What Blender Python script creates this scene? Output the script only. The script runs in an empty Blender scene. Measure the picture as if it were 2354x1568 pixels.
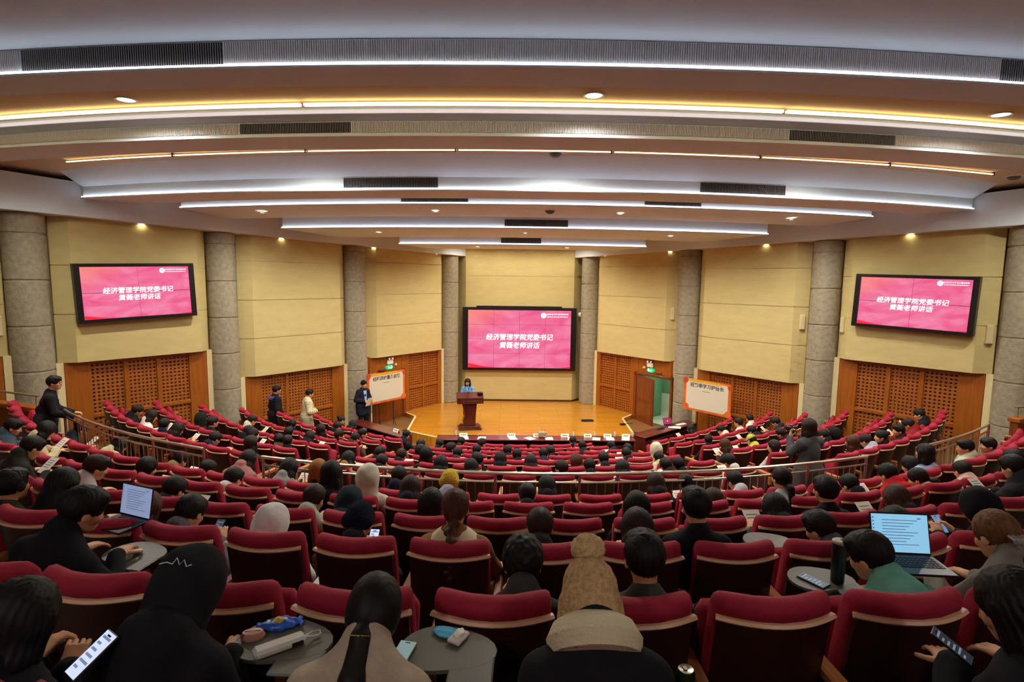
import bpy, math, random
import numpy as np
from mathutils import Vector, Matrix
S = bpy.context.scene
COL = S.collection
rnd = random.Random(11)
EYE = 5.84
sin, cos, pi = math.sin, math.cos, math.pi

# ------------------------------------------------------------------ camera
def cam_setup():
    f, p, ro, ya = 1294.5, .1085, .0126, .0048
    def ray(u, v):
        c, s = cos(ro), sin(ro); u, v = c*u+s*v, -s*u+c*v
        x, yy, zz = u/f, 1., -v/f
        c, s = cos(p), sin(p); y = c*yy+s*zz; z = -s*yy+c*zz
        c, s = cos(ya), sin(ya); return Vector((c*x+s*y, -s*x+c*y, z))
    fw = ray(0, 0).normalized(); rt = (ray(1, 0)-ray(0, 0)).normalized(); up = rt.cross(fw)
    cd = bpy.data.cameras.new('camera'); cd.sensor_width = 36; cd.lens = f/2354*36; cd.clip_start = .02; cd.clip_end = 200
    co = bpy.data.objects.new('camera', cd); COL.objects.link(co)
    m = Matrix((rt, up, -fw)).transposed().to_4x4(); m.translation = (-.448, 0, EYE)
    co.matrix_world = m; S.camera = co
cam_setup()
# ------------------------------------------------------------------ world and exposure
w = bpy.data.worlds.new('world'); S.world = w; w.use_nodes = True
w.node_tree.nodes['Background'].inputs[0].default_value = (.9, .93, 1, 1)
w.node_tree.nodes['Background'].inputs[1].default_value = .0
vs = S.view_settings; vs.view_transform = 'Standard'; vs.look = 'None'; vs.gamma = 1; vs.use_curve_mapping = False
vs.exposure = 1.1
DISP = 2**-vs.exposure   # displays keep their own brightness at any exposure
DOWN_W = 310.0      # watts of one audience downlight
STAGE_W = 75.0     # watts of one wall-wash / stage downlight
FILL_W = 340.0     # watts of one added fill lamp over the front seats
REAR_W = 120.0     # watts of one unseen lamp added over the rear aisle
LED_E = 1.7        # emission of the cool cove strips
TUBE_E = 1.9       # emission of the warm tube lines

# ------------------------------------------------------------------ materials
def lin(c):
    if isinstance(c, str):
        c = tuple(int(c[i:i+2], 16)/255 for i in (0, 2, 4))
    return tuple(x/12.92 if x <= .04045 else ((x+.055)/1.055)**2.4 for x in c)
MATS = {}
def M(name, col=None, rough=.6, metal=0., noise=None, bump=None, emit=None, spec=.5, stretch=None, objcol=False, coat=0, alpha=None):
    """noise=(scale, amount)  bump=(scale, strength)  stretch=(x,y,z) on object coordinates"""
    if name in MATS: return MATS[name]
    m = bpy.data.materials.new(name); m.use_nodes = True; MATS[name] = m
    nt = m.node_tree; N = nt.nodes; L = nt.links; b = N['Principled BSDF']
    b.inputs['Roughness'].default_value = rough; b.inputs['Metallic'].default_value = metal
    b.inputs['Specular IOR Level'].default_value = spec
    if coat: b.inputs['Coat Weight'].default_value = coat; b.inputs['Coat Roughness'].default_value = .12
    tc = N.new('ShaderNodeTexCoord'); mp = N.new('ShaderNodeMapping'); L.new(tc.outputs['Object'], mp.inputs[0])
    if stretch: mp.inputs['Scale'].default_value = stretch
    if objcol:
        oi = N.new('ShaderNodeObjectInfo'); src = oi.outputs['Color']
    else:
        c = lin(col); b.inputs['Base Color'].default_value = (*c, 1); src = None
    if noise:
        nz = N.new('ShaderNodeTexNoise'); nz.inputs['Scale'].default_value = noise[0]; nz.inputs['Detail'].default_value = 4
        L.new(mp.outputs[0], nz.inputs['Vector'])
        mr = N.new('ShaderNodeMapRange'); mr.inputs[1].default_value = .3; mr.inputs[2].default_value = .7
        mr.inputs[3].default_value = 1-noise[1]; mr.inputs[4].default_value = 1+noise[1]*.6
        L.new(nz.outputs[0], mr.inputs[0])
        mx = N.new('ShaderNodeVectorMath'); mx.operation = 'SCALE'
        if src: L.new(src, mx.inputs[0])
        else: mx.inputs[0].default_value = c
        L.new(mr.outputs[0], mx.inputs['Scale']); L.new(mx.outputs[0], b.inputs['Base Color'])
    elif src: L.new(src, b.inputs['Base Color'])
    if bump:
        n2 = N.new('ShaderNodeTexNoise'); n2.inputs['Scale'].default_value = bump[0]; n2.inputs['Detail'].default_value = 3
        L.new(mp.outputs[0], n2.inputs['Vector'])
        bp = N.new('ShaderNodeBump'); bp.inputs['Strength'].default_value = bump[1]; bp.inputs['Distance'].default_value = .02
        L.new(n2.outputs[0], bp.inputs['Height']); L.new(bp.outputs[0], b.inputs['Normal'])
    if emit:
        m.cycles.emission_sampling = 'NONE' if (name.startswith(('screen_', 'sign_', 'laptop_', 'slide_', 'lamp_lens', 'phone_'))) else 'FRONT_BACK'
        b.inputs['Emission Color'].default_value = (*lin(emit[0]), 1); b.inputs['Emission Strength'].default_value = emit[1]
    return m
def Mwood(name, c1, c2, scale, axis, rough=.4, coat=.0, dist=2.):
    """procedural grain running along the given axis (0,1,2) of object space"""
    if name in MATS: return MATS[name]
    m = bpy.data.materials.new(name); m.use_nodes = True; MATS[name] = m
    nt = m.node_tree; N = nt.nodes; L = nt.links; b = N['Principled BSDF']
    tc = N.new('ShaderNodeTexCoord'); mp = N.new('ShaderNodeMapping'); L.new(tc.outputs['Object'], mp.inputs[0])
    sc = [scale]*3; sc[axis] = scale*.06; mp.inputs['Scale'].default_value = sc
    nz = N.new('ShaderNodeTexNoise'); nz.inputs['Scale'].default_value = 1.; nz.inputs['Detail'].default_value = 5; nz.inputs['Distortion'].default_value = dist
    L.new(mp.outputs[0], nz.inputs['Vector'])
    cr = N.new('ShaderNodeValToRGB'); e = cr.color_ramp.elements
    e[0].position = .3; e[1].position = .72; e[0].color = (*lin(c1), 1); e[1].color = (*lin(c2), 1)
    L.new(nz.outputs[0], cr.inputs[0]); L.new(cr.outputs[0], b.inputs['Base Color'])
    b.inputs['Roughness'].default_value = rough
    if coat: b.inputs['Coat Weight'].default_value = coat; b.inputs['Coat Roughness'].default_value = .1
    return m
def Mboards(name, c1, c2, wid, length, rough, coat=0.):
    """floor boards by brick texture: colour differs board by board, joints darker"""
    m = bpy.data.materials.new(name); m.use_nodes = True; MATS[name] = m
    nt = m.node_tree; N = nt.nodes; L = nt.links; b = N['Principled BSDF']
    tc = N.new('ShaderNodeTexCoord'); mp = N.new('ShaderNodeMapping'); L.new(tc.outputs['Object'], mp.inputs[0])
    br = N.new('ShaderNodeTexBrick'); br.inputs['Scale'].default_value = 1.; br.inputs['Brick Width'].default_value = length; br.inputs['Row Height'].default_value = wid
    br.inputs['Mortar Size'].default_value = .004; br.inputs['Color1'].default_value = (*lin(c1), 1); br.inputs['Color2'].default_value = (*lin(c2), 1)
    br.inputs['Mortar'].default_value = (*[x*.5 for x in lin(c1)], 1); br.inputs['Bias'].default_value = 0
    L.new(mp.outputs[0], br.inputs[0])
    nz = N.new('ShaderNodeTexNoise'); nz.inputs['Scale'].default_value = 1.3; nz.inputs['Detail'].default_value = 6
    m2 = N.new('ShaderNodeMapping'); m2.inputs['Scale'].default_value = (.6, 8, 1); L.new(tc.outputs['Object'], m2.inputs[0]); L.new(m2.outputs[0], nz.inputs[0])
    mr = N.new('ShaderNodeMapRange'); mr.inputs[3].default_value = .8; mr.inputs[4].default_value = 1.2; L.new(nz.outputs[0], mr.inputs[0])
    sc = N.new('ShaderNodeVectorMath'); sc.operation = 'SCALE'; L.new(br.outputs[0], sc.inputs[0]); L.new(mr.outputs[0], sc.inputs['Scale'])
    L.new(sc.outputs[0], b.inputs['Base Color']); b.inputs['Roughness'].default_value = rough
    if coat: b.inputs['Coat Weight'].default_value = coat; b.inputs['Coat Roughness'].default_value = .15
    return m
def Memit(name, col, strength): return M(name, col, rough=.5, emit=(col, strength*(DISP if name.startswith(('screen_', 'sign_', 'laptop_', 'slide_', 'phone_')) else 1)))

# ------------------------------------------------------------------ mesh helpers
class B:
    def __init__(s): s.v = []; s.f = []
    def add(s, vs, fs):
        o = len(s.v); s.v += [tuple(v) for v in vs]; s.f += [tuple(i+o for i in f) for f in fs]; return s
    def box(s, lo, hi, mat=None):
        x0, y0, z0 = lo; x1, y1, z1 = hi
        vs = [(x, y, z) for z in (z0, z1) for y in (y0, y1) for x in (x0, x1)]
        if mat: vs = [mat @ Vector(v) for v in vs]
        return s.add(vs, [(0, 2, 3, 1), (4, 5, 7, 6), (0, 1, 5, 4), (2, 6, 7, 3), (0, 4, 6, 2), (1, 3, 7, 5)])
    def cbox(s, lo, hi, c=.01, mat=None):
        """box with chamfered edges"""
        x0, y0, z0 = lo; x1, y1, z1 = hi; c = min(c, (x1-x0)/2.01, (y1-y0)/2.01, (z1-z0)/2.01)
        vs = []; idx = {}
        for i, X in enumerate((x0, x1)):
            for j, Y in enumerate((y0, y1)):
                for k, Z in enumerate((z0, z1)):
                    sx, sy, sz = (1-2*i)*c, (1-2*j)*c, (1-2*k)*c
                    for a, d in enumerate(((0, sy, sz), (sx, 0, sz), (sx, sy, 0))):
                        idx[i, j, k, a] = len(vs); vs.append((X+d[0], Y+d[1], Z+d[2]))
        fs = []
        for i in (0, 1):
            q = [idx[i, 0, 0, 0], idx[i, 1, 0, 0], idx[i, 1, 1, 0], idx[i, 0, 1, 0]]; fs.append(q if i else q[::-1])
            q = [idx[0, i, 0, 1], idx[0, i, 1, 1], idx[1, i, 1, 1], idx[1, i, 0, 1]]; fs.append(q if i else q[::-1])
            q = [idx[0, 0, i, 2], idx[1, 0, i, 2], idx[1, 1, i, 2], idx[0, 1, i, 2]]; fs.append(q if i else q[::-1])
        for j in (0, 1):
            for k in (0, 1):
                q = [idx[0, j, k, 1], idx[1, j, k, 1], idx[1, j, k, 2], idx[0, j, k, 2]]; fs.append(q if j != k else q[::-1])
                q = [idx[j, 0, k, 0], idx[j, 1, k, 0], idx[j, 1, k, 2], idx[j, 0, k, 2]]; fs.append(q if j == k else q[::-1])
                q = [idx[j, k, 0, 0], idx[j, k, 1, 0], idx[j, k, 1, 1], idx[j, k, 0, 1]]; fs.append(q if j != k else q[::-1])
        for i in (0, 1):
            for j in (0, 1):
                for k in (0, 1):
                    q = [idx[i, j, k, 0], idx[i, j, k, 1], idx[i, j, k, 2]]; fs.append(q if (i+j+k) % 2 == 1 else q[::-1])
        if mat: vs = [mat @ Vector(v) for v in vs]
        return s.add(vs, fs)
    def tube(s, pts, r, n=8, caps=True, flat=None):
        pts = [Vector(p) for p in pts]; vs = []; fs = []
        rs = r if isinstance(r, (list, tuple)) else [r]*len(pts)
        for i, p in enumerate(pts):
            t = (pts[min(i+1, len(pts)-1)]-pts[max(i-1, 0)]).normalized()
            a = Vector((0, 0, 1)) if abs(t.z) < .9 else Vector((1, 0, 0))
            u = t.cross(a).normalized(); v = u.cross(t).normalized()
            for k in range(n):
                an = 2*pi*k/n; vs.append(p+u*cos(an)*rs[i]+v*sin(an)*rs[i]*(flat or 1))
        for i in range(len(pts)-1):
            for k in range(n):
                a = i*n+k; b_ = i*n+(k+1) % n; fs.append((a, b_, b_+n, a+n))
        if caps: fs.append(tuple(range(n))[::-1]); fs.append(tuple((len(pts)-1)*n+k for k in range(n)))
        return s.add(vs, fs)
    def lathe(s, prof, n=24, c=(0, 0, 0), a0=0, a1=2*pi, sy=1.):
        full = abs(a1-a0-2*pi) < 1e-6; m = n if full else n+1; vs = []; fs = []
        for k in range(m):
            an = a0+(a1-a0)*k/n
            for r, z in prof: vs.append((c[0]+r*cos(an), c[1]+r*sin(an)*sy, c[2]+z))
        p = len(prof)
        for k in range(n):
            k2 = (k+1) % m
            for i in range(p-1): fs.append((k*p+i, k2*p+i, k2*p+i+1, k*p+i+1))
        return s.add(vs, fs)
    def prism(s, poly, z0, z1, mat=None):
        """polygon (x,y) counter-clockwise, extruded in z"""
        n = len(poly); vs = [(x, y, z0) for x, y in poly]+[(x, y, z1) for x, y in poly]
        fs = [tuple(range(n))[::-1], tuple(range(n, 2*n))]+[(i, (i+1) % n, (i+1) % n+n, i+n) for i in range(n)]
        if mat: vs = [mat @ Vector(v) for v in vs]
        return s.add(vs, fs)
    def sweep(s, prof, cy, a0, a1, n, closed=True, caps=True):
        """profile (r, z) swept around the vertical line x=0,y=cy; angle 0 points to -Y"""
        p = len(prof); vs = []; fs = []
        for k in range(n+1):
            a = a0+(a1-a0)*k/n
            for r, z in prof: vs.append((r*sin(a), cy-r*cos(a), z))
        for k in range(n):
            for i in range(p if closed else p-1):
                j = (i+1) % p; fs.append((k*p+i, k*p+j, (k+1)*p+j, (k+1)*p+i))
        if caps and closed: fs.append(tuple(range(p))[::-1]); fs.append(tuple(n*p+i for i in range(p)))
        return s.add(vs, fs)
    def mesh(s, name):
        me = bpy.data.meshes.new(name); me.from_pydata(s.v, [], s.f); me.validate(); me.update(); return me
def fixn(me):
    import bmesh
    bm = bmesh.new(); bm.from_mesh(me); bmesh.ops.recalc_face_normals(bm, faces=bm.faces); bm.to_mesh(me); bm.free()
def obj(name, b, mat, parent=None, smooth=False, loc=None, rz=0, fix=True, mw=None):
    me = b if isinstance(b, bpy.types.Mesh) else b.mesh(name)
    if fix and not isinstance(b, bpy.types.Mesh): fixn(me)
    if mat and not me.materials: me.materials.append(mat)
    if smooth:
        me.shade_smooth()
        if smooth == 'a':
            try: me.set_sharp_from_angle(angle=.6)
            except Exception: pass
    o = bpy.data.objects.new(name, me); COL.objects.link(o)
    if parent: o.parent = parent
    if mw is not None: o.matrix_basis = mw
    else:
        if loc: o.location = loc
        if rz: o.rotation_euler.z = rz
    return o
def thing(name, label, cat, loc=(0, 0, 0), rz=0, group=None, kind=None, mw=None):
    o = bpy.data.objects.new(name, None); o.empty_display_size = .2; COL.objects.link(o)
    o.location = loc; o.rotation_euler.z = rz
    if mw is not None: o.matrix_basis = mw
    return tag(o, label, cat, group, kind)
def tag(o, label=None, cat=None, group=None, kind=None):
    if label: o['label'] = label
    if cat: o['category'] = cat
    if group: o['group'] = group
    if kind: o['kind'] = kind
    return o
def frame(p, ux, uy, uz=None):
    ux = Vector(ux).normalized(); uy = Vector(uy).normalized(); uz = Vector(uz) if uz else ux.cross(uy)
    m = Matrix((ux, uy, uz)).transposed().to_4x4(); m.translation = Vector(p); return m
def text_mesh(body, size, align='CENTER', extrude=0., shear=0., offset=0.):
    c = bpy.data.curves.new('lettering', 'FONT'); c.body = body; c.size = size; c.align_x = align; c.align_y = 'CENTER'
    c.extrude = extrude; c.shear = shear; c.offset = offset; c.resolution_u = 2
    o = bpy.data.objects.new('lettering', c); COL.objects.link(o)
    dg = bpy.context.evaluated_depsgraph_get(); me = bpy.data.meshes.new_from_object(o.evaluated_get(dg))
    bpy.data.objects.remove(o); bpy.data.curves.remove(c); me.name = 'lettering'; me.materials.clear(); return me
ORD = 'first second third fourth fifth sixth seventh eighth ninth tenth eleventh twelfth thirteenth fourteenth fifteenth sixteenth seventeenth eighteenth nineteenth twentieth'.split()
def nth(i):
    """1-based ordinal in words"""
    if i <= 20: return ORD[i-1]
    tens = {2: 'twenty', 3: 'thirty', 4: 'forty', 5: 'fifty'}
    if i % 10 == 0: return {30: 'thirtieth', 40: 'fortieth', 50: 'fiftieth'}[i]
    return tens[i//10]+'-'+ORD[i % 10-1]
cy_ = S.cycles
cy_.use_light_tree = False
cy_.adaptive_threshold = .1; cy_.adaptive_min_samples = 16
cy_.max_bounces = 6; cy_.diffuse_bounces = 5; cy_.glossy_bounces = 2; cy_.transmission_bounces = 2; cy_.caustics_reflective = False; cy_.caustics_refractive = False
cy_.sample_clamp_indirect = 4.0
# ================================================================== STRUCTURE
COLS = [(14.89, 10.0), (12.085, 13.676), (9.28, 17.35), (6.275, 21.13), (3.168, 25.175)]   # column centres, side wall, back to front
YC = 21.5                                            # rows are arcs around (0, YC)
ROWS = {'O': (20.29, 4.74), 'A': (19.19, 4.425), 'B': (18.02, 4.105), 'C': (16.92, 3.79), 'D': (15.79, 3.47), 'E': (14.77, 3.16),
        'F': (13.7, 2.69), 'G': (12.6, 2.45), 'H': (11.5, 2.21), 'I': (10.45, 1.97), 'J': (9.4, 1.73), 'K': (8.3, 1.48), 'L': (7.2, 1.24)}
def yc(k): return 21.5 if k in 'OABCDE' else 22.5
ORDER = 'OABCDEFGHIJKL'
SEAT_H = 1.2
def xw(y): return 12.085-(y-13.676)*.7634
def wall_ang(R, off=0., YC=YC):
    lo, hi = 0., 1.5
    for _ in range(40):
        a = (lo+hi)/2
        if R*sin(a) < xw(YC-R*cos(a))-off: lo = a
        else: hi = a
    return lo
m_floor = Mboards('floor_boards', '7a5630', '8c6438', .11, 1.4, .35)
m_stage = Mboards('stage_boards', 'b87a1c', 'c48826', .10, 1.6, .24, .35)
m_carpet = M('tier_floor', '7a6a5c', .6, noise=(3, .3))
b = B(); b.prism([(-17, -3), (17, -3), (14.9, 10), (3.4, 25.9), (-3.4, 25.9), (-14.9, 10)], -.2, 0)
tag(obj('floor', b, m_floor), 'orange brown wooden hall floor in front of the stage', kind='structure')
zs = {k: ROWS[k][1]-SEAT_H for k in ORDER}
for i, k in enumerate(ORDER):
    R, z = ROWS[k]; z -= SEAT_H
    ro = R+.12 if k not in 'F' else 15.0
    if k == 'O': ro = 20.42
    ri = ROWS[ORDER[i+1]][0]+.12 if i+1 < len(ORDER) else 5.95
    if k == 'E': ri = 14.0
    a = min(wall_ang(R, .32, yc(k)), wall_ang(ro, .32, yc(k))); b = B(); b.sweep([(ri, 0), (ro, 0), (ro, z), (ri, z)], yc(k), -a, a, 60)
    tag(obj('floor_terrace', b, m_carpet if k < 'F' or k == 'O' else m_floor), 'curved floor terrace of the %s seating row counted from the stage' % nth(13-i), kind='structure')
b = B(); b.sweep([(20.42, 0), (24.5, 0), (24.5, 3.85), (20.42, 3.85)], YC, -.62, .62, 40)
tag(obj('floor_terrace', b, m_carpet), 'raised floor terrace behind the last seating row', kind='structure')
# stage: raised platform with pale edge strip
stage_poly = [(-3.3, 25.6), (-5.2, 23.35), (-4.68, 22.77), (-4.22, 22.2), (-4.15, 19.98), (-3.05, 19.23), (-1.6, 18.85), (0, 18.72), (1.6, 18.9), (3.05, 19.3), (4.13, 19.8), (4.19, 22.23), (4.67, 22.85), (5.2, 23.4), (3.3, 25.6)]
b = B(); b.prism(stage_poly[::-1][::-1], 0.0, .33)
stg = tag(obj('floor_stage', b, m_stage), 'raised stage floor of glossy orange wooden boards', kind='structure')
m_edge = M('pale_edge', 'e8cf96', .45)
def strip(pts, nm='edge_strip'):
    for p, q in zip(pts, pts[1:]):
        p = Vector((*p, .33)); q = Vector((*q, .33)); d = (q-p).normalized(); n = Vector((-d.y, d.x, 0)); b = B()
        b.add([p+n*.0, q+n*.0, q+n*.07, p+n*.07, p+n*.0+Vector((0, 0, .012)), q+n*.0+Vector((0, 0, .012)), q+n*.07+Vector((0, 0, .012)), p+n*.07+Vector((0, 0, .012))],
              [(0, 3, 2, 1), (4, 5, 6, 7), (0, 1, 5, 4), (1, 2, 6, 5), (2, 3, 7, 6), (3, 0, 4, 7)])
        obj(nm, b, m_edge, stg)
strip(stage_poly[2:13])

# ------------------------------------------------------------------ columns
m_stone = M('column_stone', '9a9078', .85, noise=(9, .22), bump=(22, .55))
m_joint = M('column_joint', '6e6650', .9)
CR = .43
def column(x, y, z0, z1, label):
    t = thing('stone_column', label, 'column', (x, y, z0), kind='structure', group='stone columns along the walls')
    D = 1.1; zt = z1-z0; zoff = (.18-z0) % D; edges = [0.]+[zoff+D*k for k in range(12) if .25 < zoff+D*k < zt-.2]+[zt]
    for a, c in zip(edges, edges[1:]):
        h = c-a; bb = B(); bb.lathe([(0, 0), (CR-.025, 0), (CR-.025, .012), (CR, .03), (CR, h-.03), (CR-.025, h-.012), (CR-.025, h), (0, h)], 28)
        o = obj('drum', bb, m_stone, t, smooth='a', loc=(0, 0, a))
def soff(y): return EYE+1.2775-.0353*(y-17.68)
side_name = {-1: 'left', 1: 'right'}
CN = ['nearest the back of the hall', 'beside the big side screen at the picture edge', 'beside the two standing people' , 'beside the poster board', 'flanking the main screen']
for sd in (-1, 1):
    for i, (x, y) in enumerate(COLS):
        z0 = 0 if i < 4 else .33
        where = ['at the rear end of the %s wall', 'behind the outer edge of the %s side screen', 'between the %s side screen and the middle bay', 'next to the doorway on the %s wall', 'flanking the main screen on the %s'][i] % side_name[sd]
        column(sd*x, y, z0, soff(y)+.02, 'grey rough stone column '+where)

# ------------------------------------------------------------------ side wall bays
m_fab = M('wall_fabric', 'c8b67a', .85, noise=(2.2, .07), bump=(160, .15), stretch=(1, 1, 2.5))
m_timber = Mwood('wall_timber', '8a480e', 'a65e18', 9, 2, .38)
m_timber_d = Mwood('wall_timber_dark', '6e340b', '884614', 9, 2, .4)
m_lattice = M('lattice_wood', '9c5618', .45, noise=(14, .15))
m_dark = M('lattice_backing', '3a1a08', .8)
m_cream = M('cream_paint', 'd8c894', .6)
m_white = M('ceiling_white', 'dcdcdc', .7, noise=(1.2, .03))
m_wall = M('wall_plaster', 'b9a878', .8)
ZT = [3.9, 3.615, 2.654, 2.768]                     # top of the timber dado in each bay
def bay_frame(sd, i):
    a = Vector((sd*COLS[i][0], COLS[i][1], 0)); c = Vector((sd*COLS[i+1][0], COLS[i+1][1], 0)); u = (c-a).normalized(); L = (c-a).length
    n = Vector((-u.y, u.x, 0)); n = n if n.x*sd < 0 else -n
    return a, u, n, L
def bm(sd, i):
    """matrix: local x along the wall towards the stage, local y into the hall, z up"""
    a, u, n, L = bay_frame(sd, i); m = Matrix((u, n, (0, 0, 1))).transposed().to_4x4(); m.translation = a; return m
for sd in (-1, 1):
    # backing wall
    b = B(); P = [Vector((sd*(x+.5), y)) for x, y in COLS]; n0 = bay_frame(sd, 1)[2]
    for i in range(4):
        mm = bm(sd, i); L = bay_frame(sd, i)[3]; y0 = COLS[i][1]; y1 = COLS[i+1][1]
        openings = i == 3
        if not openings: b.box((-.05, -.35, -.1), (L+.05, -.1, 7.7), mm)
        else:
            b.box((-.05, -.35, -.1), (.45, -.1, 7.7), mm); b.box((2.25, -.35, -.1), (L+.05, -.1, 7.7), mm); b.box((.45, -.35, 2.1), (2.25, -.1, 7.7), mm)
    wl = tag(obj('wall_'+side_name[sd], b, m_wall), 'slanted side wall with fabric panels above timber panelling', kind='structure')
    for i in range(4):
        mm = bm(sd, i); L = bay_frame(sd, i)[3]; zt = ZT[i]
        u0, u1 = CR+.04, L-CR-.04; ch = .34; n0_, n1_ = .02, .30
        # fabric boards, stacked courses with open joints, folded at both sides
        z = zt; first = True
        while z < soff(COLS[i][1])-.05:
            z2 = min(z+1.22, soff(COLS[i][1]-.0)+.05)
            bb = B(); g = .009
            prof = [(u0, n0_), (u0+ch, n1_), (u1-ch, n1_), (u1, n0_), (u1, -.08), (u0, -.08)]
            bb.prism(prof, z+(0 if first else g), z2-g)
            obj('acoustic_panel', bb, m_fab, wl, mw=mm); z = z2; first = False
        # recessed joint backing
        bb = B(); bb.prism([(u0+.03, n0_-.02), (u0+ch, n1_-.02), (u1-ch, n1_-.02), (u1-.03, n0_-.02), (u1-.03, -.09), (u0+.03, -.09)], zt+.02, soff(COLS[i][1])); obj('panel_batten', bb, m_wall, wl, mw=mm)
        # cream side trims
        for a_, c_ in ((u0-.05, u0+.10), (u1-.10, u1+.05)):
            bb = B(); bb.box((a_, -.1, 0 if i < 3 else (0 if a_ < 1 else .33)), (c_, .10, zt)); obj('trim_strip', bb, m_cream, wl, mw=mm)
        # timber
        ta, tc_ = u0+.11, u1-.11; yf = .10; zb = 0
        def tb(nm, x0, x1, z0, z1, y0=-.1, y1=yf, mt=None):
            bb = B(); bb.cbox((x0, y0, z0), (x1, y1, z1), .008); return obj(nm, bb, mt or m_timber, wl, mw=mm)
        if i < 3:
            la, lb, cells = ta+.55, tc_-.5, 3
        else:
            la, lb, cells = 2.62, tc_-.22, 2
        tb('timber_pilaster', ta, la if i < 3 else .5, zb, zt)
        tb('timber_pilaster', lb, tc_, zb, zt)
        if i == 3:
            tb('timber_pilaster', 2.2, la, zb, zt); tb('timber_lintel', .5, 2.2, 2.14, zt)
        rows = [(zt-.10, zt-1.42), (zt-1.52, zt-2.75 if zt > 3 else .35 if i == 3 else .12)]
        tb('timber_rail', la, lb, zt-.10, zt); tb('timber_rail', la, lb, zt-1.52, zt-1.42); tb('timber_rail', la, lb, 0, rows[1][1])
        cw = (lb-la)/cells
        bb = B(); bb.box((la, -.09, .05), (lb, -.02, zt-.05)); obj('lattice_backing', bb, m_dark, wl, mw=mm)
        for c in range(cells+1):
            x = la+cw*c
            if 0 < c < cells: tb('timber_stile', x-.055, x+.055, rows[1][1], zt-.10, y1=yf-.012)
        for c in range(cells):
            for (zh, zl) in rows:
                x0, x1 = la+cw*c+(.055 if c else 0), la+cw*(c+1)-(.055 if c < cells-1 else 0)
                bb = B(); pit = .105; nx = max(2, round((x1-x0)/pit)); nz = max(2, round((zh-zl)/pit))
                for k in range(nx+1):
                    xc = x0+(x1-x0)*k/nx; bb.box((max(x0, xc-.029), -.03, zl), (min(x1, xc+.029), .045, zh))
                for k in range(nz+1):
                    zc = zl+(zh-zl)*k/nz; bb.box((x0, -.03, max(zl, zc-.029)), (x1, .05, min(zh, zc+.029)))
                tag(obj('lattice_panel', bb, m_lattice, wl, mw=mm), kind='stuff')
# ------------------------------------------------------------------ front wall
fy = 25.28
b = B(); b.box((-4.2, 25.85, 0), (4.2, 26.1, 7.7)); wf = tag(obj('wall_front', b, m_wall), 'front wall behind the stage with yellow fabric panels', kind='structure')
z = .40; first = True
while z < 7.25:
    z2 = min(z+1.4, 7.3); bb = B()
    bb.prism([(-2.42, fy), (2.42, fy), (2.86, fy+.5), (2.86, 25.9), (-2.86, 25.9), (-2.86, fy+.5)], z+(0 if first else .005), z2-.005)
    obj('acoustic_panel', bb, m_fab, wf); z = z2; first = False
bb = B(); bb.prism([(-2.4, fy+.025), (2.4, fy+.025), (2.83, fy+.51), (2.83, 25.9), (-2.83, 25.9), (-2.83, fy+.51)], .4, 7.3); obj('panel_batten', bb, m_wall, wf)
bb = B(); bb.prism([(-2.44, fy-.03), (2.44, fy-.03), (2.9, fy+.49), (2.9, 25.9), (-2.9, 25.9), (-2.9, fy+.49)], .33, .41); obj('baseboard_front', bb, M('baseboard', '4a2410', .5), wf)
# rear walls behind the camera close the hall
b = B(); b.box((-17, -3.2, 0), (17, -3, 8.6)); tag(obj('wall_rear', b, m_white), 'plain rear wall behind the last rows', kind='structure')
for sd in (-1, 1):
    b = B(); a_ = Vector((sd*14.89, 10, 0)); c_ = Vector((sd*17, -3, 0)); u = (c_-a_).normalized(); n = Vector((-u.y, u.x, 0)); n = n if n.x*sd > 0 else -n
    q = [a_+n*.05, c_+n*.05, c_+n*.3, a_+n*.3]; b.add([(p.x, p.y, z) for z in (-.1, 8.6) for p in q], [(0, 1, 2, 3), (4, 5, 6, 7), (0, 1, 5, 4), (1, 2, 6, 5), (2, 3, 7, 6), (3, 0, 4, 7)])
    tag(obj('wall_back_'+side_name[sd], b, m_white), 'plain rear part of the %s side wall' % side_name[sd], kind='structure')

# ------------------------------------------------------------------ ceiling
CY = 42.
def htop(y): return EYE+(2.46 if y < 12.6 else 2.46-(y-12.6)*.0695)
b = B(); ys = [-3.2, 4, 8, 12.6, 16, 20, 26.2]
b.add([(x, y, htop(y)+dz) for dz in (0, .12) for y in ys for x in (-17.5, 17.5)], [f for k in range(len(ys)-1) for f in ((2*k, 2*k+1, 2*k+3, 2*k+2), (14+2*k, 14+2*k+2, 14+2*k+3, 14+2*k+1))])
m_ceilup = M('ceiling_upper', 'd0b48c', .75)
ce = tag(obj('ceiling', b, m_ceilup, fix=False), 'upper ceiling recess between the curved beams', kind='structure')
m_fascia = M('fascia_grey', 'c8c8cc', .6); m_slat = M('slat_grey', 'd0cccc', .5, spec=.4); m_black = M('vent_black', '100f0f', .7); m_vslat = M('vent_slat', '8a8686', .5)
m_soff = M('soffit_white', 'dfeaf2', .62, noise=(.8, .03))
m_led = Memit('led_cool_white', 'f4f6ff', LED_E); m_led2 = Memit('led_soft_white', 'e8ecff', .20); m_tube = Memit('led_warm_tube', 'ffe9b0', TUBE_E)
def end_ang(R):
    lo, hi = 0., .9
    for _ in range(40):
        a = (lo+hi)/2
        if R*sin(a) < xw(CY-R*cos(a))-.70: lo = a
        else: hi = a
    return lo
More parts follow.
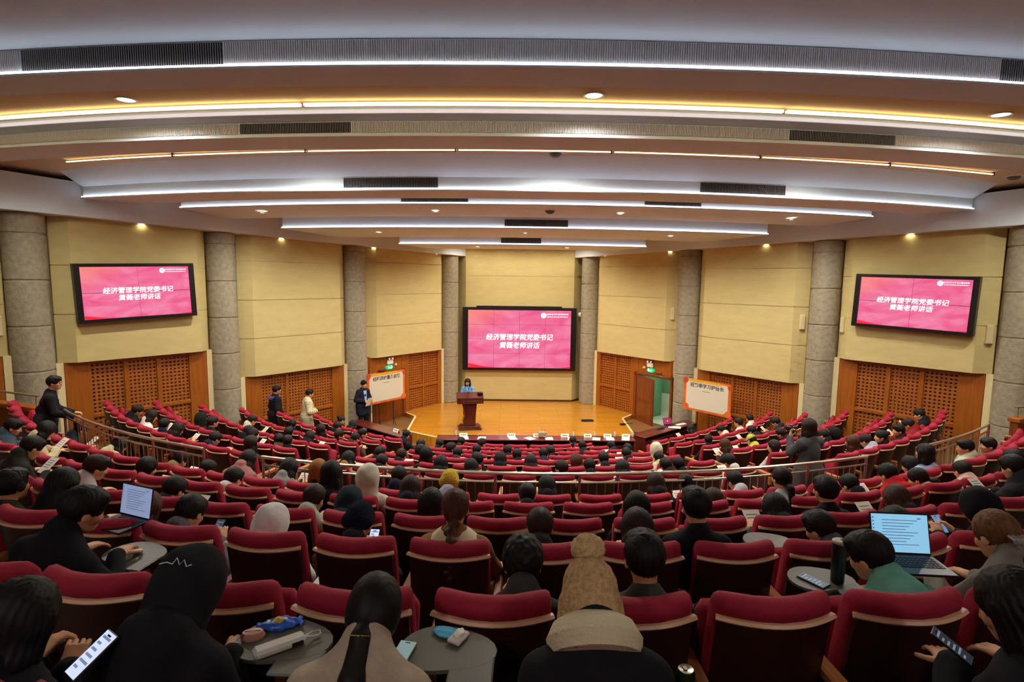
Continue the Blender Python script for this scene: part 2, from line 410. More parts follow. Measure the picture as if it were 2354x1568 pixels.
#        Y     lip   fascia top  band top(Y,h)     soffit end(Y,h)
RIBS = [(5.9, 2.10, 2.385, (-3.0, 2.40), (6.41, 2.10), [(-.159, -.0949), (.1306, .1484)], 1),
        (8.6, 2.10, 2.319, (8.38, 2.386), (9.38, 2.10), [(-.1382, -.0857), (.113, .1662)], 1),
        (12.0, 1.837, 2.111, (11.4, 2.452), (13.14, 1.837), [(-.134, -.066), (.1191, .185)], 0),
        (14.0, 1.812, 2.20, (13.98, 2.3), (15.6, 1.694), [(-.113, -.0535), (.1018, .1543)], 0),
        (16.3, 1.454, 1.80, (16.28, 2.1), (19.2, 1.409), [(-.0242, .0462), (-.3279, -.2607), (.2818, .3331)], 0),
        (20.3, 1.231, 1.60, (20.28, 1.85), (23.2, 1.232), [(-.0361, .0296), (-.2344, -.1748), (.1927, .2525)], 0)]
RN = ['nearest the camera', 'second from the camera', 'third from the camera', 'fourth from the camera', 'fifth from the camera', 'nearest the stage']
for k, (Y, hl, hf, (Yb, hb), (Ye, he), vents, sl) in enumerate(RIBS):
    R = CY-Y; a = min(end_ang(R), end_ang(CY-Ye))+.004; n = 48
    top = htop(Ye)+.02; topn = htop(max(Yb, -3))+.02
    prof = [(CY-Y, EYE+hl), (CY-Y, EYE+hf), (CY-Yb, EYE+hb), (CY-Yb, topn), (CY-Ye, top), (CY-Ye, EYE+he)]
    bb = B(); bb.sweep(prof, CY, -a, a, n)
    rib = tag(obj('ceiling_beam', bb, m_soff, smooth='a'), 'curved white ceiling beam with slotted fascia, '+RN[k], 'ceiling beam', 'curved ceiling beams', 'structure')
    # lip with cove strip
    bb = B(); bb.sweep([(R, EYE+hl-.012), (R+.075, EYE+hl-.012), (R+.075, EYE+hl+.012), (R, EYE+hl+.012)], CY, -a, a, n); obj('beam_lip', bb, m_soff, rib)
    hs = .03
    if k == 1: Rs, zs_, hs = CY-Yb+.01, EYE+hb-.02, .05
    else: Rs, zs_ = R+.02, EYE+hl+.0125
    bb = B(); bb.sweep([(Rs, zs_), (Rs+.03, zs_), (Rs+.03, zs_+hs), (Rs, zs_+hs)], CY, -a, a, n); obj('led_strip', bb, m_led if k != 1 else m_led2, rib)
    z0, z1 = EYE+hl+.06, EYE+hf-.012
    if k == 3: z1 = EYE+hl+.20
    if k == 4: z1 = EYE+hl+.25
    if k == 5: z1 = EYE+hl+.25
    for v0, v1 in vents:
        if v0 < -a+.01 or v1 > a-.01: continue
        bb = B(); bb.sweep([(R-.02, z0), (R+.006, z0), (R+.006, z1), (R-.02, z1)], CY, v0, v1, 12); vo = obj('vent_opening', bb, m_black, rib)
        bb = B(); st = .026/R*(1.3 if k > 1 else 1); q = int((v1-v0)/st)
        for j in range(q):
            c = v0+(v1-v0)*(j+.5)/q; p = (R*sin(c), CY-R*cos(c)); mm = Matrix.Translation((p[0], p[1], 0)) @ Matrix.Rotation(c, 4, 'Z')
            bb.box((-.0036, -.020, z0), (.0036, -.010, z1), mm)
        tag(obj('vent_slats', bb, m_vslat, vo), kind='stuff')
    if sl:
        bb = B(); st = .024/R; aa = min(a, .30); q = int(2*aa/st)
        for j in range(q):
            c = -aa+2*aa*(j+.5)/q
            if any(v0-.0005 < c < v1+.0005 for v0, v1 in vents): continue
            p = (R*sin(c), CY-R*cos(c)); mm = Matrix.Translation((p[0], p[1], 0)) @ Matrix.Rotation(c, 4, 'Z')
            bb.box((-.007, -.022, z0), (.007, .0, z1), mm)
        tag(obj('fascia_slats', bb, m_slat, rib), kind='stuff')
# low perimeter soffits along the slanted walls
for sd in (-1, 1):
    b = B(); vs = []
    st = [(9.0, 0), (25.9, 0)]
    for y, _ in st:
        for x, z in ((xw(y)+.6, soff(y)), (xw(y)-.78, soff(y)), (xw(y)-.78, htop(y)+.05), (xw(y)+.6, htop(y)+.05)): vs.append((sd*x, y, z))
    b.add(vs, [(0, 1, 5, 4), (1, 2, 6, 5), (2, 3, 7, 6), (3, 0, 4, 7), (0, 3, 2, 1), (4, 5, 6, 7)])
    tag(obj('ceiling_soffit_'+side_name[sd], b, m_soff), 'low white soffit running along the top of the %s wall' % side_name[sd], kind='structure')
# ------------------------------------------------------------------ lamps
m_ring = M('lamp_ring', 'd8d8d8', .4); m_lens = Memit('lamp_lens', 'fff2cf', 8.)
def downlight(x, y, z, label, watts, size=1.25, col=(1, .93, .8), rr=.11, blend=.8, tilt=None):
    t = thing('downlight', label, 'ceiling light', (x, y, z), group='recessed round downlights')
    bb = B(); bb.lathe([(rr, -.0), (rr+.035, -.0), (rr+.03, -.018), (rr, -.012)], 24); obj('trim_ring', bb, m_ring, t)
    bb = B(); bb.lathe([(0, -.006), (rr, -.006), (rr, -.002), (0, -.002)], 24); obj('lens', bb, m_lens, t)
    if not watts: return t
    l = bpy.data.lights.new('bulb', 'SPOT'); l.energy = watts; l.spot_size = size*2; l.spot_blend = blend; l.color = col; l.shadow_soft_size = .1
    o = bpy.data.objects.new('bulb', l); COL.objects.link(o); o.parent = t; o.location = (0, 0, -.03)
    if tilt: o.rotation_euler = tilt
DL = [(-5.892, 8.281), (.638, 7.807), (6.6, 8.4), (-9.6, 11.2), (-4.697, 11.0), (.496, 10.75), (5.996, 11.1), (10.4, 11.2)]
for i, (x, y) in enumerate(DL):
    downlight(x, y, htop(y)-.002, 'round downlight in the recess behind the %s curved ceiling beam, %s from left' % (('first', nth(i+1)) if i < 3 else ('second', nth(i-2))), DOWN_W*(.75 if i < 3 else 1.1), size=1.45, col=(1, .96, .88))
for sd in (-1, 1):
    for i, y in enumerate((12.2, 15.4, 18.6, 21.6, 24.2)):
        downlight(sd*(xw(y)-.42), y, soff(y)-.002, 'small downlight in the low soffit above the %s wall, %s from the stage' % (side_name[sd], nth(5-i)), 0, rr=.085)
for i, x in enumerate((-2.1, -.7, .7, 2.1)):
    downlight(x, 24.2, htop(24.2)-.002, 'downlight above the stage by the front wall, %s from left' % nth(i+1), STAGE_W, rr=.085, size=1.4)
for i, (x, y, h) in enumerate(((-1.7, 21.7, 1.231), (1.7, 21.7, 1.231), (-4.6, 18.0, 1.429), (0, 17.6, 1.435), (4.6, 18.0, 1.429), (-7.2, 15.6, 1.735), (-2.4, 14.9, 1.746), (2.4, 14.9, 1.746), (7.2, 15.6, 1.735))):
    downlight(x, y, EYE+h-.004, 'added fill lamp flush under the far ceiling beams, %s counted from the stage' % nth(i+1), FILL_W, size=1.45, col=(1, .96, .88), rr=.06)  # fill lamps added in the soffits to light walls and front rows evenly
for i, x in enumerate((-8, -2.7, 2.7, 8)):
    downlight(x, -1.6, EYE+2.36, 'added fill lamp over the rear aisle behind the last row, %s from left' % nth(i+1), REAR_W, size=1.35, col=(1, .98, .95))  # unseen lamps added behind the camera to brighten the near ceiling
for nm, Y, h, r, segs, lab in (('tube_light', 8.05, 2.40, .03, 3, 'wide glowing warm light line in the brown recess'), ('tube_light', 10.88, 2.41, .014, 7, 'thin warm light line hung below the second recess')):
    R = CY-Y; A = .33 if segs > 3 else .30
    for j in range(segs):
        a0, a1 = -A+2*A*j/segs+.0008, -A+2*A*(j+1)/segs-.0008
        t = thing(nm, lab+', %s segment from left' % nth(j+1), 'tube light', group=lab)
        bb = B(); bb.sweep([(R-r, EYE+h-r*.6), (R+r, EYE+h-r*.6), (R+r, EYE+h+r*.6), (R-r, EYE+h+r*.6)], CY, a0, a1, 24); obj('diffuser', bb, m_tube, t)
        for a_ in (() if segs < 4 else (a1-.0004,)):
            p = (R*sin(a_), CY-R*cos(a_)); bb = B(); bb.box((p[0]-.012, p[1]-r-.006, EYE+h-.03), (p[0]+.012, p[1]+r+.006, htop(Y)+.0)); obj('hanger', bb, m_black, t)
m_det = M('detector_shell', '5a5650', .5)
for x, y, z, l in ((.55, 14.7, EYE+1.757, 'dark round smoke detector under the fourth curved beam'), (.4, 11.25, EYE+2.44, 'small dome detector on the recess ceiling near the thin light line'), (-9.2, 11.6, EYE+2.44, 'small dome detector near the far left end of the light line'), (10.2, 12.2, EYE+2.30, 'small dome detector near the far right end of the light line')):
    t = thing('smoke_detector', l, 'detector', (x, y, z)); bb = B(); bb.lathe([(0, -.07), (.07, -.065), (.11, -.03), (.13, 0)], 20); obj('dome', bb, m_det, t, smooth=True)
    bb = B(); bb.lathe([(.10, .0), (.15, 0), (.15, .012), (0, .012)], 20); obj('base_ring', bb, m_ring, t)
# ================================================================== FIXED THINGS
# ------------------------------------------------------------------ video walls
def Mscreen(name, W, H):
    m = bpy.data.materials.new(name); m.use_nodes = True; nt = m.node_tree; N = nt.nodes; L = nt.links; b = N['Principled BSDF']
    tc = N.new('ShaderNodeTexCoord'); mp = N.new('ShaderNodeMapping'); mp.inputs['Scale'].default_value = (1/W, 1/H, 1); L.new(tc.outputs['Object'], mp.inputs[0])
    nz = N.new('ShaderNodeTexNoise'); nz.inputs['Scale'].default_value = 2.6; nz.inputs['Detail'].default_value = 3; nz.inputs['Distortion'].default_value = 1.6; L.new(mp.outputs[0], nz.inputs[0])
    cr = N.new('ShaderNodeValToRGB'); e = cr.color_ramp.elements; e[0].position = .35; e[1].position = .7
    e[0].color = (*lin('f25a8e'), 1); e[1].color = (*lin('fb90b4'), 1); L.new(nz.outputs[0], cr.inputs[0])
    sp = N.new('ShaderNodeSeparateXYZ'); L.new(mp.outputs[0], sp.inputs[0])
    s1 = N.new('ShaderNodeMath'); s1.operation = 'SUBTRACT'; L.new(sp.outputs[1], s1.inputs[0]); L.new(sp.outputs[0], s1.inputs[1])
    mr = N.new('ShaderNodeMapRange'); mr.inputs[1].default_value = .45; mr.inputs[2].default_value = 1.0; L.new(s1.outputs[0], mr.inputs[0])
    mx = N.new('ShaderNodeMix'); mx.data_type = 'RGBA'; L.new(mr.outputs[0], mx.inputs[0]); L.new(cr.outputs[0], mx.inputs[6]); mx.inputs[7].default_value = (*lin('ff8a7a'), 1)
    b.inputs['Base Color'].default_value = (.01, .01, .01, 1); b.inputs['Roughness'].default_value = .25
    L.new(mx.outputs[2], b.inputs['Emission Color']); b.inputs['Emission Strength'].default_value = .95*DISP; m.cycles.emission_sampling = 'NONE'
    return m
m_bezel = M('bezel_black', '120c0c', .35); m_txt = Memit('screen_white', 'ffffff', 1.15); m_txt2 = Memit('screen_blue', 'a8b8f0', 1.); m_rib = Memit('screen_red', 'e0102a', .9)
def videowall(label, mw, W, H, w, h, n, cap=False):
    t = thing('video_wall', label, 'screen', mw=mw)
    bb = B(); bx, by = W/2, H/2
    for lo, hi in (((-bx, h/2, -.16), (bx, by, .02)), ((-bx, -by, -.16), (bx, -h/2, .02)), ((-bx, -h/2, -.16), (-w/2, h/2, .02)), ((w/2, -h/2, -.16), (bx, h/2, .02))): bb.box(lo, hi)
    if cap: bb.box((-W*.38, by, -.16), (W*.37, by+.07, 0))
    fr = obj('bezel', bb, m_bezel, t)
    bb = B(); bb.box((-w/2, -h/2, -.15), (w/2, h/2, -.03)); obj('back_housing', bb, m_bezel, t)
    ms = Mscreen('screen_picture', w, h)
    for i in range(n):
        for j in range(n):
            x0, x1 = -w/2+w*i/n, -w/2+w*(i+1)/n; y0, y1 = -h/2+h*j/n, -h/2+h*(j+1)/n; g = .004 if n > 2 else .006
            bb = B(); bb.box((x0+g, y0+g, -.03), (x1-g, y1-g, -.008)); obj('display_panel', bb, ms, t)
    zt = -.005
    for body, yy, cw in (('经济管理学院党委书记', .03, .0665), ('黄薇老师讲话', -.112, .0665)):
        me = text_mesh(body, cw*w*.98, offset=cw*w*.012, shear=.12); o = obj('lettering', me, m_txt, t, loc=(0, yy*h, zt))
    me = text_mesh('北京林业大学 经济管理学院', .0175*w); obj('lettering', me, m_txt, t, loc=(.365*w, .432*h, zt))
    bb = B()
    for k in range(14): bb.box((.265*w+k*.0145*w, .385*h, zt-.001), (.265*w+k*.0145*w+.011*w, .397*h, zt))
    obj('small_print', bb, m_txt, t)
    bb = B(); bb.lathe([(.017*w, 0), (.026*w, 0), (.026*w, .001), (.017*w, .001)], 24, (.232*w, .415*h, zt)); obj('emblem_ring', bb, m_txt, t)
    bb = B(); bb.lathe([(0, 0), (.0165*w, 0), (.0165*w, .001), (0, .001)], 24, (.232*w, .415*h, zt)); obj('emblem_disc', bb, m_txt2, t)
    pts = [(-w/2+.01, -h/2+.01), (-w/2+.01, -h/2+.075*h)]+[(-w/2+.28*w*q, -h/2+.01+.075*h*(1-q)**1.6) for q in (.25, .5, .75, 1)]
    bb = B(); bb.prism(pts[::-1], zt-.001, zt); obj('ribbon_graphic', bb, m_rib, t)
    pts = [(w/2-.01, -h/2+.01), (w/2-.01, -h/2+.03*h), (w/2-.12*w, -h/2+.01)]
    bb = B(); bb.prism(pts, zt-.001, zt); obj('ribbon_graphic', bb, m_rib, t)
    return t
for sd in (-1, 1):
    a, u, n, L = bay_frame(sd, 1); X = u if sd < 0 else -u; roll = .033 if sd < 0 else -.028
    m = frame(a+u*2.21+n*.52+Vector((0, 0, 5.40 if sd < 0 else 5.35)), X, (0, 0, 1)) @ Matrix.Rotation(roll, 4, 'Z')
    videowall('pink slide with white Chinese title on the %s side wall video screen' % side_name[sd], m, 2.82, 1.49, 2.56, 1.33, 2)
videowall('large central pink video wall with white Chinese title behind the lectern', frame((0.0, 25.08, 3.19), (1, 0, 0), (0, 0, 1)), 5.08, 2.82, 4.6, 2.6, 4, True)

# ------------------------------------------------------------------ doors
m_door = Mwood('door_wood', '5e260c', '7a3812', 8, 2, .35, .2); m_door2 = Mwood('frame_wood', '6a2c0c', '86430f', 8, 2, .35, .2)
m_green = M('green_wall', '5f8f68', .6); m_pale = M('pale_wall', 'cfd4c0', .6); m_metal = M('brushed_metal', 'b8b0a0', .3, metal=1)
for k, sd in enumerate((1, -1)):
    mm = bm(sd, 3); t = thing('door_%d' % (k+1), 'dark timber door standing ajar in the %s wall' % side_name[sd], 'door', mw=mm, kind='structure')
    bb = B(); bb.cbox((.42, -.3, 0), (.52, .24, 2.16), .008); bb.cbox((2.18, -.3, 0), (2.30, .24, 2.16), .008); bb.cbox((.42, -.3, 2.06), (2.30, .24, 2.16), .008); obj('door_frame', bb, m_door2, t)
    # leaf hinged at the stage-side jamb, swung into the hall
    ang = -.30 if sd > 0 else -.06
    lm = Matrix.Translation((2.17, .2, .02)) @ Matrix.Rotation(pi+ang, 4, 'Z')
    LW = 1.2 if sd > 0 else 1.62
    bb = B(); bb.cbox((0, -.025, 0), (LW, .025, 2.02), .006); lf = obj('door_leaf', bb, m_door, t, mw=lm)
    for z0, z1 in ((.15, .95), (1.1, 1.9)):
        for s_ in (-1, 1):
            bb = B(); bb.cbox((.12, min(s_*.025, s_*.034), z0), (LW-.12, max(s_*.025, s_*.034), z1), .004); obj('raised_panel', bb, m_door2, lf)
    for s_ in (-1, 1):
        bb = B(); bb.tube([(LW-.09, s_*.025, 1.0), (LW-.09, s_*.07, 1.0), (LW-.2, s_*.07, 1.0)], .01, 8); obj('door_handle', bb, m_metal, lf)
    bb = B(); bb.box((2.3, -1.9, 2.1), (2.5, -.3, 2.25)); 
    c = B(); c.box((.2, -2.0, -.05), (2.6, -1.9, 1.0)); obj('corridor_dado', c, m_pale, t)
    c = B(); c.box((.2, -1.98, 1.0), (2.6, -1.9, 2.4)); obj('corridor_wall', c, m_green, t)
    c = B(); c.box((.1, -2.0, -.05), (.2, -.3, 2.4)); obj('corridor_side', c, m_pale, t)
    c = B(); c.box((2.5, -2.0, -.05), (2.6, -.3, 2.4)); obj('corridor_side', c, m_green, t)
    c = B(); c.box((.2, -2.0, -.06), (2.5, -.3, -.01)); obj('corridor_floor', c, m_pale, t)
    c = B(); c.box((.2, -2.0, 2.4), (2.5, -.3, 2.45)); obj('corridor_ceiling', c, m_white, t)
    l = bpy.data.lights.new('corridor_lamp', 'AREA'); l.energy = 12; l.size = .6; l.color = (.95, 1, .9); o = bpy.data.objects.new('corridor_lamp', l); COL.objects.link(o); o.parent = t; o.location = (1.3, -1.1, 2.35)
    c = B(); c.cbox((1.0, -1.4, 2.36), (1.6, -.8, 2.40), .01); obj('lamp_panel', c, m_ring, t)
    c = B(); c.cbox((1.0, .12, 2.2), (1.28, .2, 2.27), .01); obj('door_closer', c, m_door, t)
    # emergency lamp and exit sign above the door
    e = thing('emergency_light', 'white twin-head emergency light above the %s door' % side_name[sd], 'emergency light', mw=mm @ Matrix.Translation((1.58, .10, 2.50)))
    c = B(); c.cbox((-.15, 0, -.08), (.15, .07, .1), .015); obj('housing', c, m_cream if False else M('lamp_white', 'e6e2d4', .5), e)
    for x in (-.08, .08):
        c = B(); c.lathe([(0, 0), (.035, 0), (.05, .06), (.045, .065), (0, .055)], 14); o = obj('lamp_head', c, M('lamp_white'), e, mw=Matrix.Translation((x, .05, .13)) @ Matrix.Rotation(-1.2, 4, 'X'))
    e = thing('exit_sign', 'glowing green oval exit sign above the %s door' % side_name[sd], 'exit sign', mw=mm @ Matrix.Translation((1.55, .12, 2.30)))
    c = B(); c.lathe([(0, -.02), (.19, -.02), (.20, 0), (.19, .02), (0, .02)], 28, sy=.5); obj('sign_plate', c, M('sign_green', '0c6a3c', .4, emit=('10b868', .5)), e, mw=Matrix.Rotation(-pi/2, 4, 'X'))
    c = B(); c.tube([(-.05, .03, .05), (-.02, .03, 0), (.03, .03, .0)], .012, 6); c.tube([(-.02, .03, 0), (-.06, .03, -.05)], .012, 6); c.tube([(-.02, .03, 0), (.03, .03, -.05)], .012, 6); c.tube([(-.05, .03, .05), (-.10, .03, .01)], .01, 6); obj('running_figure', c, Memit('sign_pale', '9affc8', 1.6), e)
    c = B(); c.cbox((.06, .022, -.06), (.13, .03, .06), .003); obj('door_symbol', c, Memit('sign_pale', '9affc8', 1.6), e)
    s_ = thing('wall_sensor', 'small round cream sensor beside the exit sign over the %s door' % side_name[sd], 'sensor', mw=mm @ Matrix.Translation((1.9, .10, 2.36)))
    c = B(); c.lathe([(0, .06), (.04, .05), (.06, .015), (.06, 0), (0, 0)], 16); obj('sensor_body', c, m_cream, s_, mw=Matrix.Rotation(-pi/2, 4, 'X'), smooth=True)
# white wall boxes on the folded panel edges
for (sd, i, uu) in ((1, 3, 4.30), (1, 3, .62), (1, 2, 4.02), (1, 2, .60), (1, 1, 3.98), (1, 1, .60), (-1, 0, 3.98)):
    mm = bm(sd, i) @ Matrix.Translation((uu, .13, 4.62)) @ Matrix.Rotation(.65 if uu < 2 else -.65, 4, 'Z')
    t = thing('wall_speaker', 'slim cream wall speaker on the %s end of the %s wall %s panel' % ('rear' if uu < 2 else 'stage', side_name[sd], {3: 'doorway', 2: 'middle', 1: 'screen', 0: 'rearmost'}[i]), 'speaker', mw=mm, group='slim cream wall speakers')
    c = B(); c.cbox((-.075, -.02, -.24), (.075, .09, .24), .015); obj('cabinet', c, m_cream, t)
    c = B(); c.cbox((-.06, .09, -.22), (.06, .096, .2), .003); obj('grille', c, M('speaker_grille', 'cdbf92', .7), t)
t = thing('dome_camera', 'white dome security camera beside the main video wall', 'camera', (2.74, 25.40, 4.3))
c = B(); c.lathe([(0, -.12), (.07, -.1), (.1, -.03), (.1, .05), (.06, .1), (0, .11)], 20); obj('dome', c, M('lamp_white'), t, smooth=True)
c = B(); c.cbox((-.03, 0, .05), (.03, .2, .1), .005); obj('bracket', c, M('lamp_white'), t)
c = B(); c.lathe([(0, -.135), (.05, -.12), (.07, -.09), (.0, -.09)], 16); obj('lens_dome', c, m_black, t, smooth=True)

# ------------------------------------------------------------------ poster boards on stands
m_post = M('poster_white', 'cfc7b0', .7); m_or = M('poster_orange', 'd8641a', .6, noise=(3, .25)); m_ye = M('poster_yellow', 'd8a018', .6); m_rd = M('poster_red', 'b84018', .6); m_ink = M('poster_ink', '3c3a30', .7)
def board(label, mw, title):
    t = thing('poster_board', label, 'poster board', mw=mw); w, h = 1.84, 1.14
    c = B(); c.box((-w/2, -h/2, -.03), (w/2, h/2, -.004)); obj('panel', c, m_or, t)
    c = B(); c.prism([(-w/2+.17, -h/2+.08), (w/2-.26, -h/2+.08), (w/2-.10, -h/2+.2), (w/2-.10, h/2-.1), (w/2-.2, h/2-.06), (-w/2+.2, h/2-.06), (-w/2+.1, h/2-.14), (-w/2+.1, -h/2+.22)], -.004, 0.); obj('white_field', c, m_post, t)
    c = B(); c.prism([(-w/2+.22, h/2-.09), (w/2-.35, h/2-.09), (w/2-.42, h/2-.005), (-w/2+.15, h/2-.005)], -.004, .001); obj('yellow_band', c, m_ye, t)
    for px, py, r in ((-w/2+.06, h/2-.07, .11), (-w/2+.1, -h/2+.12, .13), (w/2-.08, -h/2+.10, .12), (w/2-.05, h/2-.12, .08)):
        c = B(); c.lathe([(0, 0), (r, 0), (r*.95, .004), (0, .004)], 20, (px, py, 0)); obj('cloud_motif', c, m_rd if r < .12 else m_or, t)
    me = text_mesh(title, .165, offset=.004); obj('lettering', me, m_ink, t, loc=(0, h/2-.21, .002))
    c = B(); [c.box((-.16+k*.05, h/2-.40, .0), (-.125+k*.05, h/2-.375, .002)) for k in range(6)]; obj('small_print', c, M('ink_brown', '7a6a40', .7), t)
    for x in (-.35, .35):
        c = B(); c.tube([(x, h/2-.1, -.05), (x, -1.72 if mw.translation.z > 1.6 else -1.7, -.05)], .014, 8); obj('stand_post', c, m_bezel, t)
        c = B(); c.tube([(x, -1.2, -.05), (x, -1.7, .18)], .012, 8); obj('stand_foot', c, m_bezel, t)
    return t
a, u, n, L = bay_frame(-1, 3); board('orange bordered poster board with black Chinese title beside the person in navy suit', frame(a+u*.76+n*.9+Vector((0, 0, 1.71)), u, (0, 0, 1)), '经邦济护重备启航')
a, u, n, L = bay_frame(1, 2); board('orange bordered poster board with black Chinese title right of the open doorway', frame(a+u*3.35+n*.9+Vector((0, 0, 1.82)), -u, (0, 0, 1)), '经彩季学习护信长')

# ------------------------------------------------------------------ lectern
m_lec = Mwood('lectern_wood', '3e0e0c', '571611', 10, 2, .3, .3)
LEC = Matrix.Translation((-1.88, 20.45, .33)) @ Matrix.Rotation(.16, 4, 'Z')
t = thing('lectern', 'dark red wooden lectern with stepped base on the stage', 'lectern', mw=LEC)
c = B(); c.cbox((-.42, -.30, 0), (.42, .30, .07), .012); obj('base_plinth', c, m_lec, t)
c = B(); c.cbox((-.36, -.25, .07), (.36, .25, .13), .012); obj('base_step', c, m_lec, t)
c = B(); prof = [(-.20, .13), (.20, .13), (.215, .6), (.25, .98), (-.30, .98), (-.23, .7), (-.20, .52), (-.24, .38), (-.27, .28)]
vs = [(x, y, z) for y in (-.15, .17) for x, z in prof]; q = len(prof)
c.add(vs, [tuple(range(q)), tuple(range(q, 2*q))[::-1]]+[(i, i+q, (i+1) % q+q, (i+1) % q) for i in range(q)]); obj('shaft', c, m_lec, t)
c = B(); c.cbox((-.14, -.17, .16), (.14, -.15, .92), .006); obj('shaft_panel', c, m_lec, t)
c = B(); c.add([(x, y, z) for x in (-.48, .48) for y, z in ((-.26, .98), (.24, .98), (.26, 1.32), (-.30, 1.20))], [(0, 1, 2, 3), (7, 6, 5, 4), (0, 4, 5, 1), (1, 5, 6, 2), (2, 6, 7, 3), (3, 7, 4, 0)]); obj('desk_top', c, m_lec, t)
c = B(); c.cbox((.28, -.1, 1.24), (.48, .1, 1.36), .015); obj('control_box', c, m_bezel, t)
me = text_mesh('北京林业大学', .085); obj('lettering', me, M('dull_lettering', '5c4438', .5), t, mw=Matrix.Translation((.13, -.292, 1.09)) @ Matrix.Rotation(pi/2-.18, 4, 'X'))
c = B(); c.lathe([(.035, 0), (.05, 0), (.05, .004), (.035, .004)], 20); obj('emblem_ring', c, M('dull_lettering'), t, mw=Matrix.Translation((-.24, -.290, 1.09)) @ Matrix.Rotation(pi/2-.18, 4, 'X'))
c = B(); c.tube([(-.05, .1, 1.27), (-.06, .05, 1.42), (-.07, -.02, 1.5)], .008, 6); mi = obj('microphone_stem', c, m_bezel, t)
c = B(); c.lathe([(0, -.03), (.015, -.02), (.017, .01), (0, .03)], 10, (-.07, -.03, 1.52)); obj('microphone_head', c, m_bezel, mi)
t = thing('floor_box', 'small black floor monitor box lying on the stage', 'monitor box', (2.67, 21.74, .331), .1)
c = B(); c.cbox((-.24, -.1, 0), (.24, .1, .05), .012); obj('case', c, m_bezel, t); c = B(); c.cbox((-.2, -.07, .05), (.2, .07, .056), .004); obj('grille', c, m_black, t)
t = thing('floor_box', 'small dark cable box near the right stage corner', 'monitor box', (3.95, 21.2, .331), .4)
c = B(); c.cbox((-.1, -.07, 0), (.1, .07, .05), .01); obj('case', c, m_bezel, t); c = B(); c.tube([(.1, 0, .02), (.3, .1, .012), (.5, .05, .012)], .012, 6); obj('cable', c, m_bezel, t)

# low landings beside the stage, by the doors
for sd in (-1, 1):
    b = B(); P_ = [(sd*4.3, 22.3), (sd*4.75, 22.9), (sd*5.15, 22.2), (sd*6.2, 20.75), (sd*5.3, 19.9), (sd*4.25, 20.9)]
    b.prism(P_ if sd > 0 else P_[::-1], 0, .18); tag(obj('floor_landing', b, m_floor), 'low wooden landing beside the stage before the %s door' % side_name[sd], kind='structure')
# ------------------------------------------------------------------ desks before the stage
m_desk = Mwood('desk_wood', '4e1710', '6c2619', 8, 0, .28, .4); m_paper = M('paper', 'ece6d6', .7); m_ink2 = M('print_ink', '4a4a52', .7)
def desk(label, p, q, dep=.55, h=.76, z0=0.):
    p = Vector(p); q = Vector(q); u = (q-p).normalized(); m = frame(((p+q)/2).to_tuple()+(z0,) if len(p) == 2 else (p+q)/2, (u.x, u.y, 0), (-u.y, u.x, 0)); L = (q-p).length
    t = thing('long_desk', label, 'desk', mw=m)
    c = B(); c.cbox((-L/2, -dep/2, h-.04), (L/2, dep/2, h), .01); obj('desk_top', c, m_desk, t)
    c = B(); c.cbox((-L/2+.02, dep/2-.08, .0), (L/2-.02, dep/2-.05, h-.04), .004); obj('front_panel', c, m_desk, t)
    for x in (-L/2+.02, L/2-.06):
        c = B(); c.cbox((x, -dep/2+.03, 0), (x+.04, dep/2-.03, h-.04), .004); obj('side_panel', c, m_desk, t)
    c = B(); c.cbox((-L/2+.06, -dep/2+.1, h-.22), (L/2-.06, dep/2-.1, h-.2), .003); obj('shelf', c, m_desk, t)
    return t, m
dt, dm = desk('long dark red judges table with papers and name cards in front of stage', (-2.75, 17.75), (3.65, 17.85))
dl, dml = desk('dark red side desk on the left before the person in navy suit', (-5.95, 19.75), (-3.75, 17.9))
dr, dmr = desk('dark red side desk with open laptop before the open doorway', (3.85, 18.15), (6.25, 20.2))
def namecard(m, x, y, txt, lab):
    t = thing('name_card', lab, 'name card', mw=m @ Matrix.Translation((x, y, .761)), group='white tent name cards')
    c = B(); c.add([(-.13, -.05, 0), (.13, -.05, 0), (.13, 0, .105), (-.13, 0, .105), (-.13, .05, 0), (.13, .05, 0), (-.13, -.044, 0), (.13, -.044, 0), (.13, 0, .098), (-.13, 0, .098), (-.13, .044, 0), (.13, .044, 0)],
                   [(0, 1, 2, 3), (3, 2, 5, 4), (6, 9, 8, 7), (9, 10, 11, 8), (0, 6, 7, 1), (4, 5, 11, 10), (0, 3, 9, 6), (3, 4, 10, 9), (1, 7, 8, 2), (2, 8, 11, 5)]); obj('folded_card', c, m_paper, t)
    c = B()
    for k in range(3): c.box((-.07+k*.055, -.001, -.02), (-.035+k*.055, .001, .02))
    obj('print_marks', c, m_ink2, t, mw=Matrix.Translation((0, -.027, .052)) @ Matrix.Rotation(-.44, 4, 'X'))
def sheet(m, x, y, rz, lab, w=.21, h=.297, z=.7605):
    t = thing('paper_sheet', lab, 'paper', mw=m @ Matrix.Translation((x, y, z)) @ Matrix.Rotation(rz, 4, 'Z'), group='paper sheets on the desks')
    c = B(); c.box((-w/2, -h/2, 0), (w/2, h/2, .004)); obj('page', c, m_paper, t)
    c = B()
    for k in range(6): c.box((-w*.36, h*(.32-.11*k), .0042), (w*(.36 if k % 3 else .1), h*(.335-.11*k), .0046))
    obj('print_lines', c, m_ink2, t)
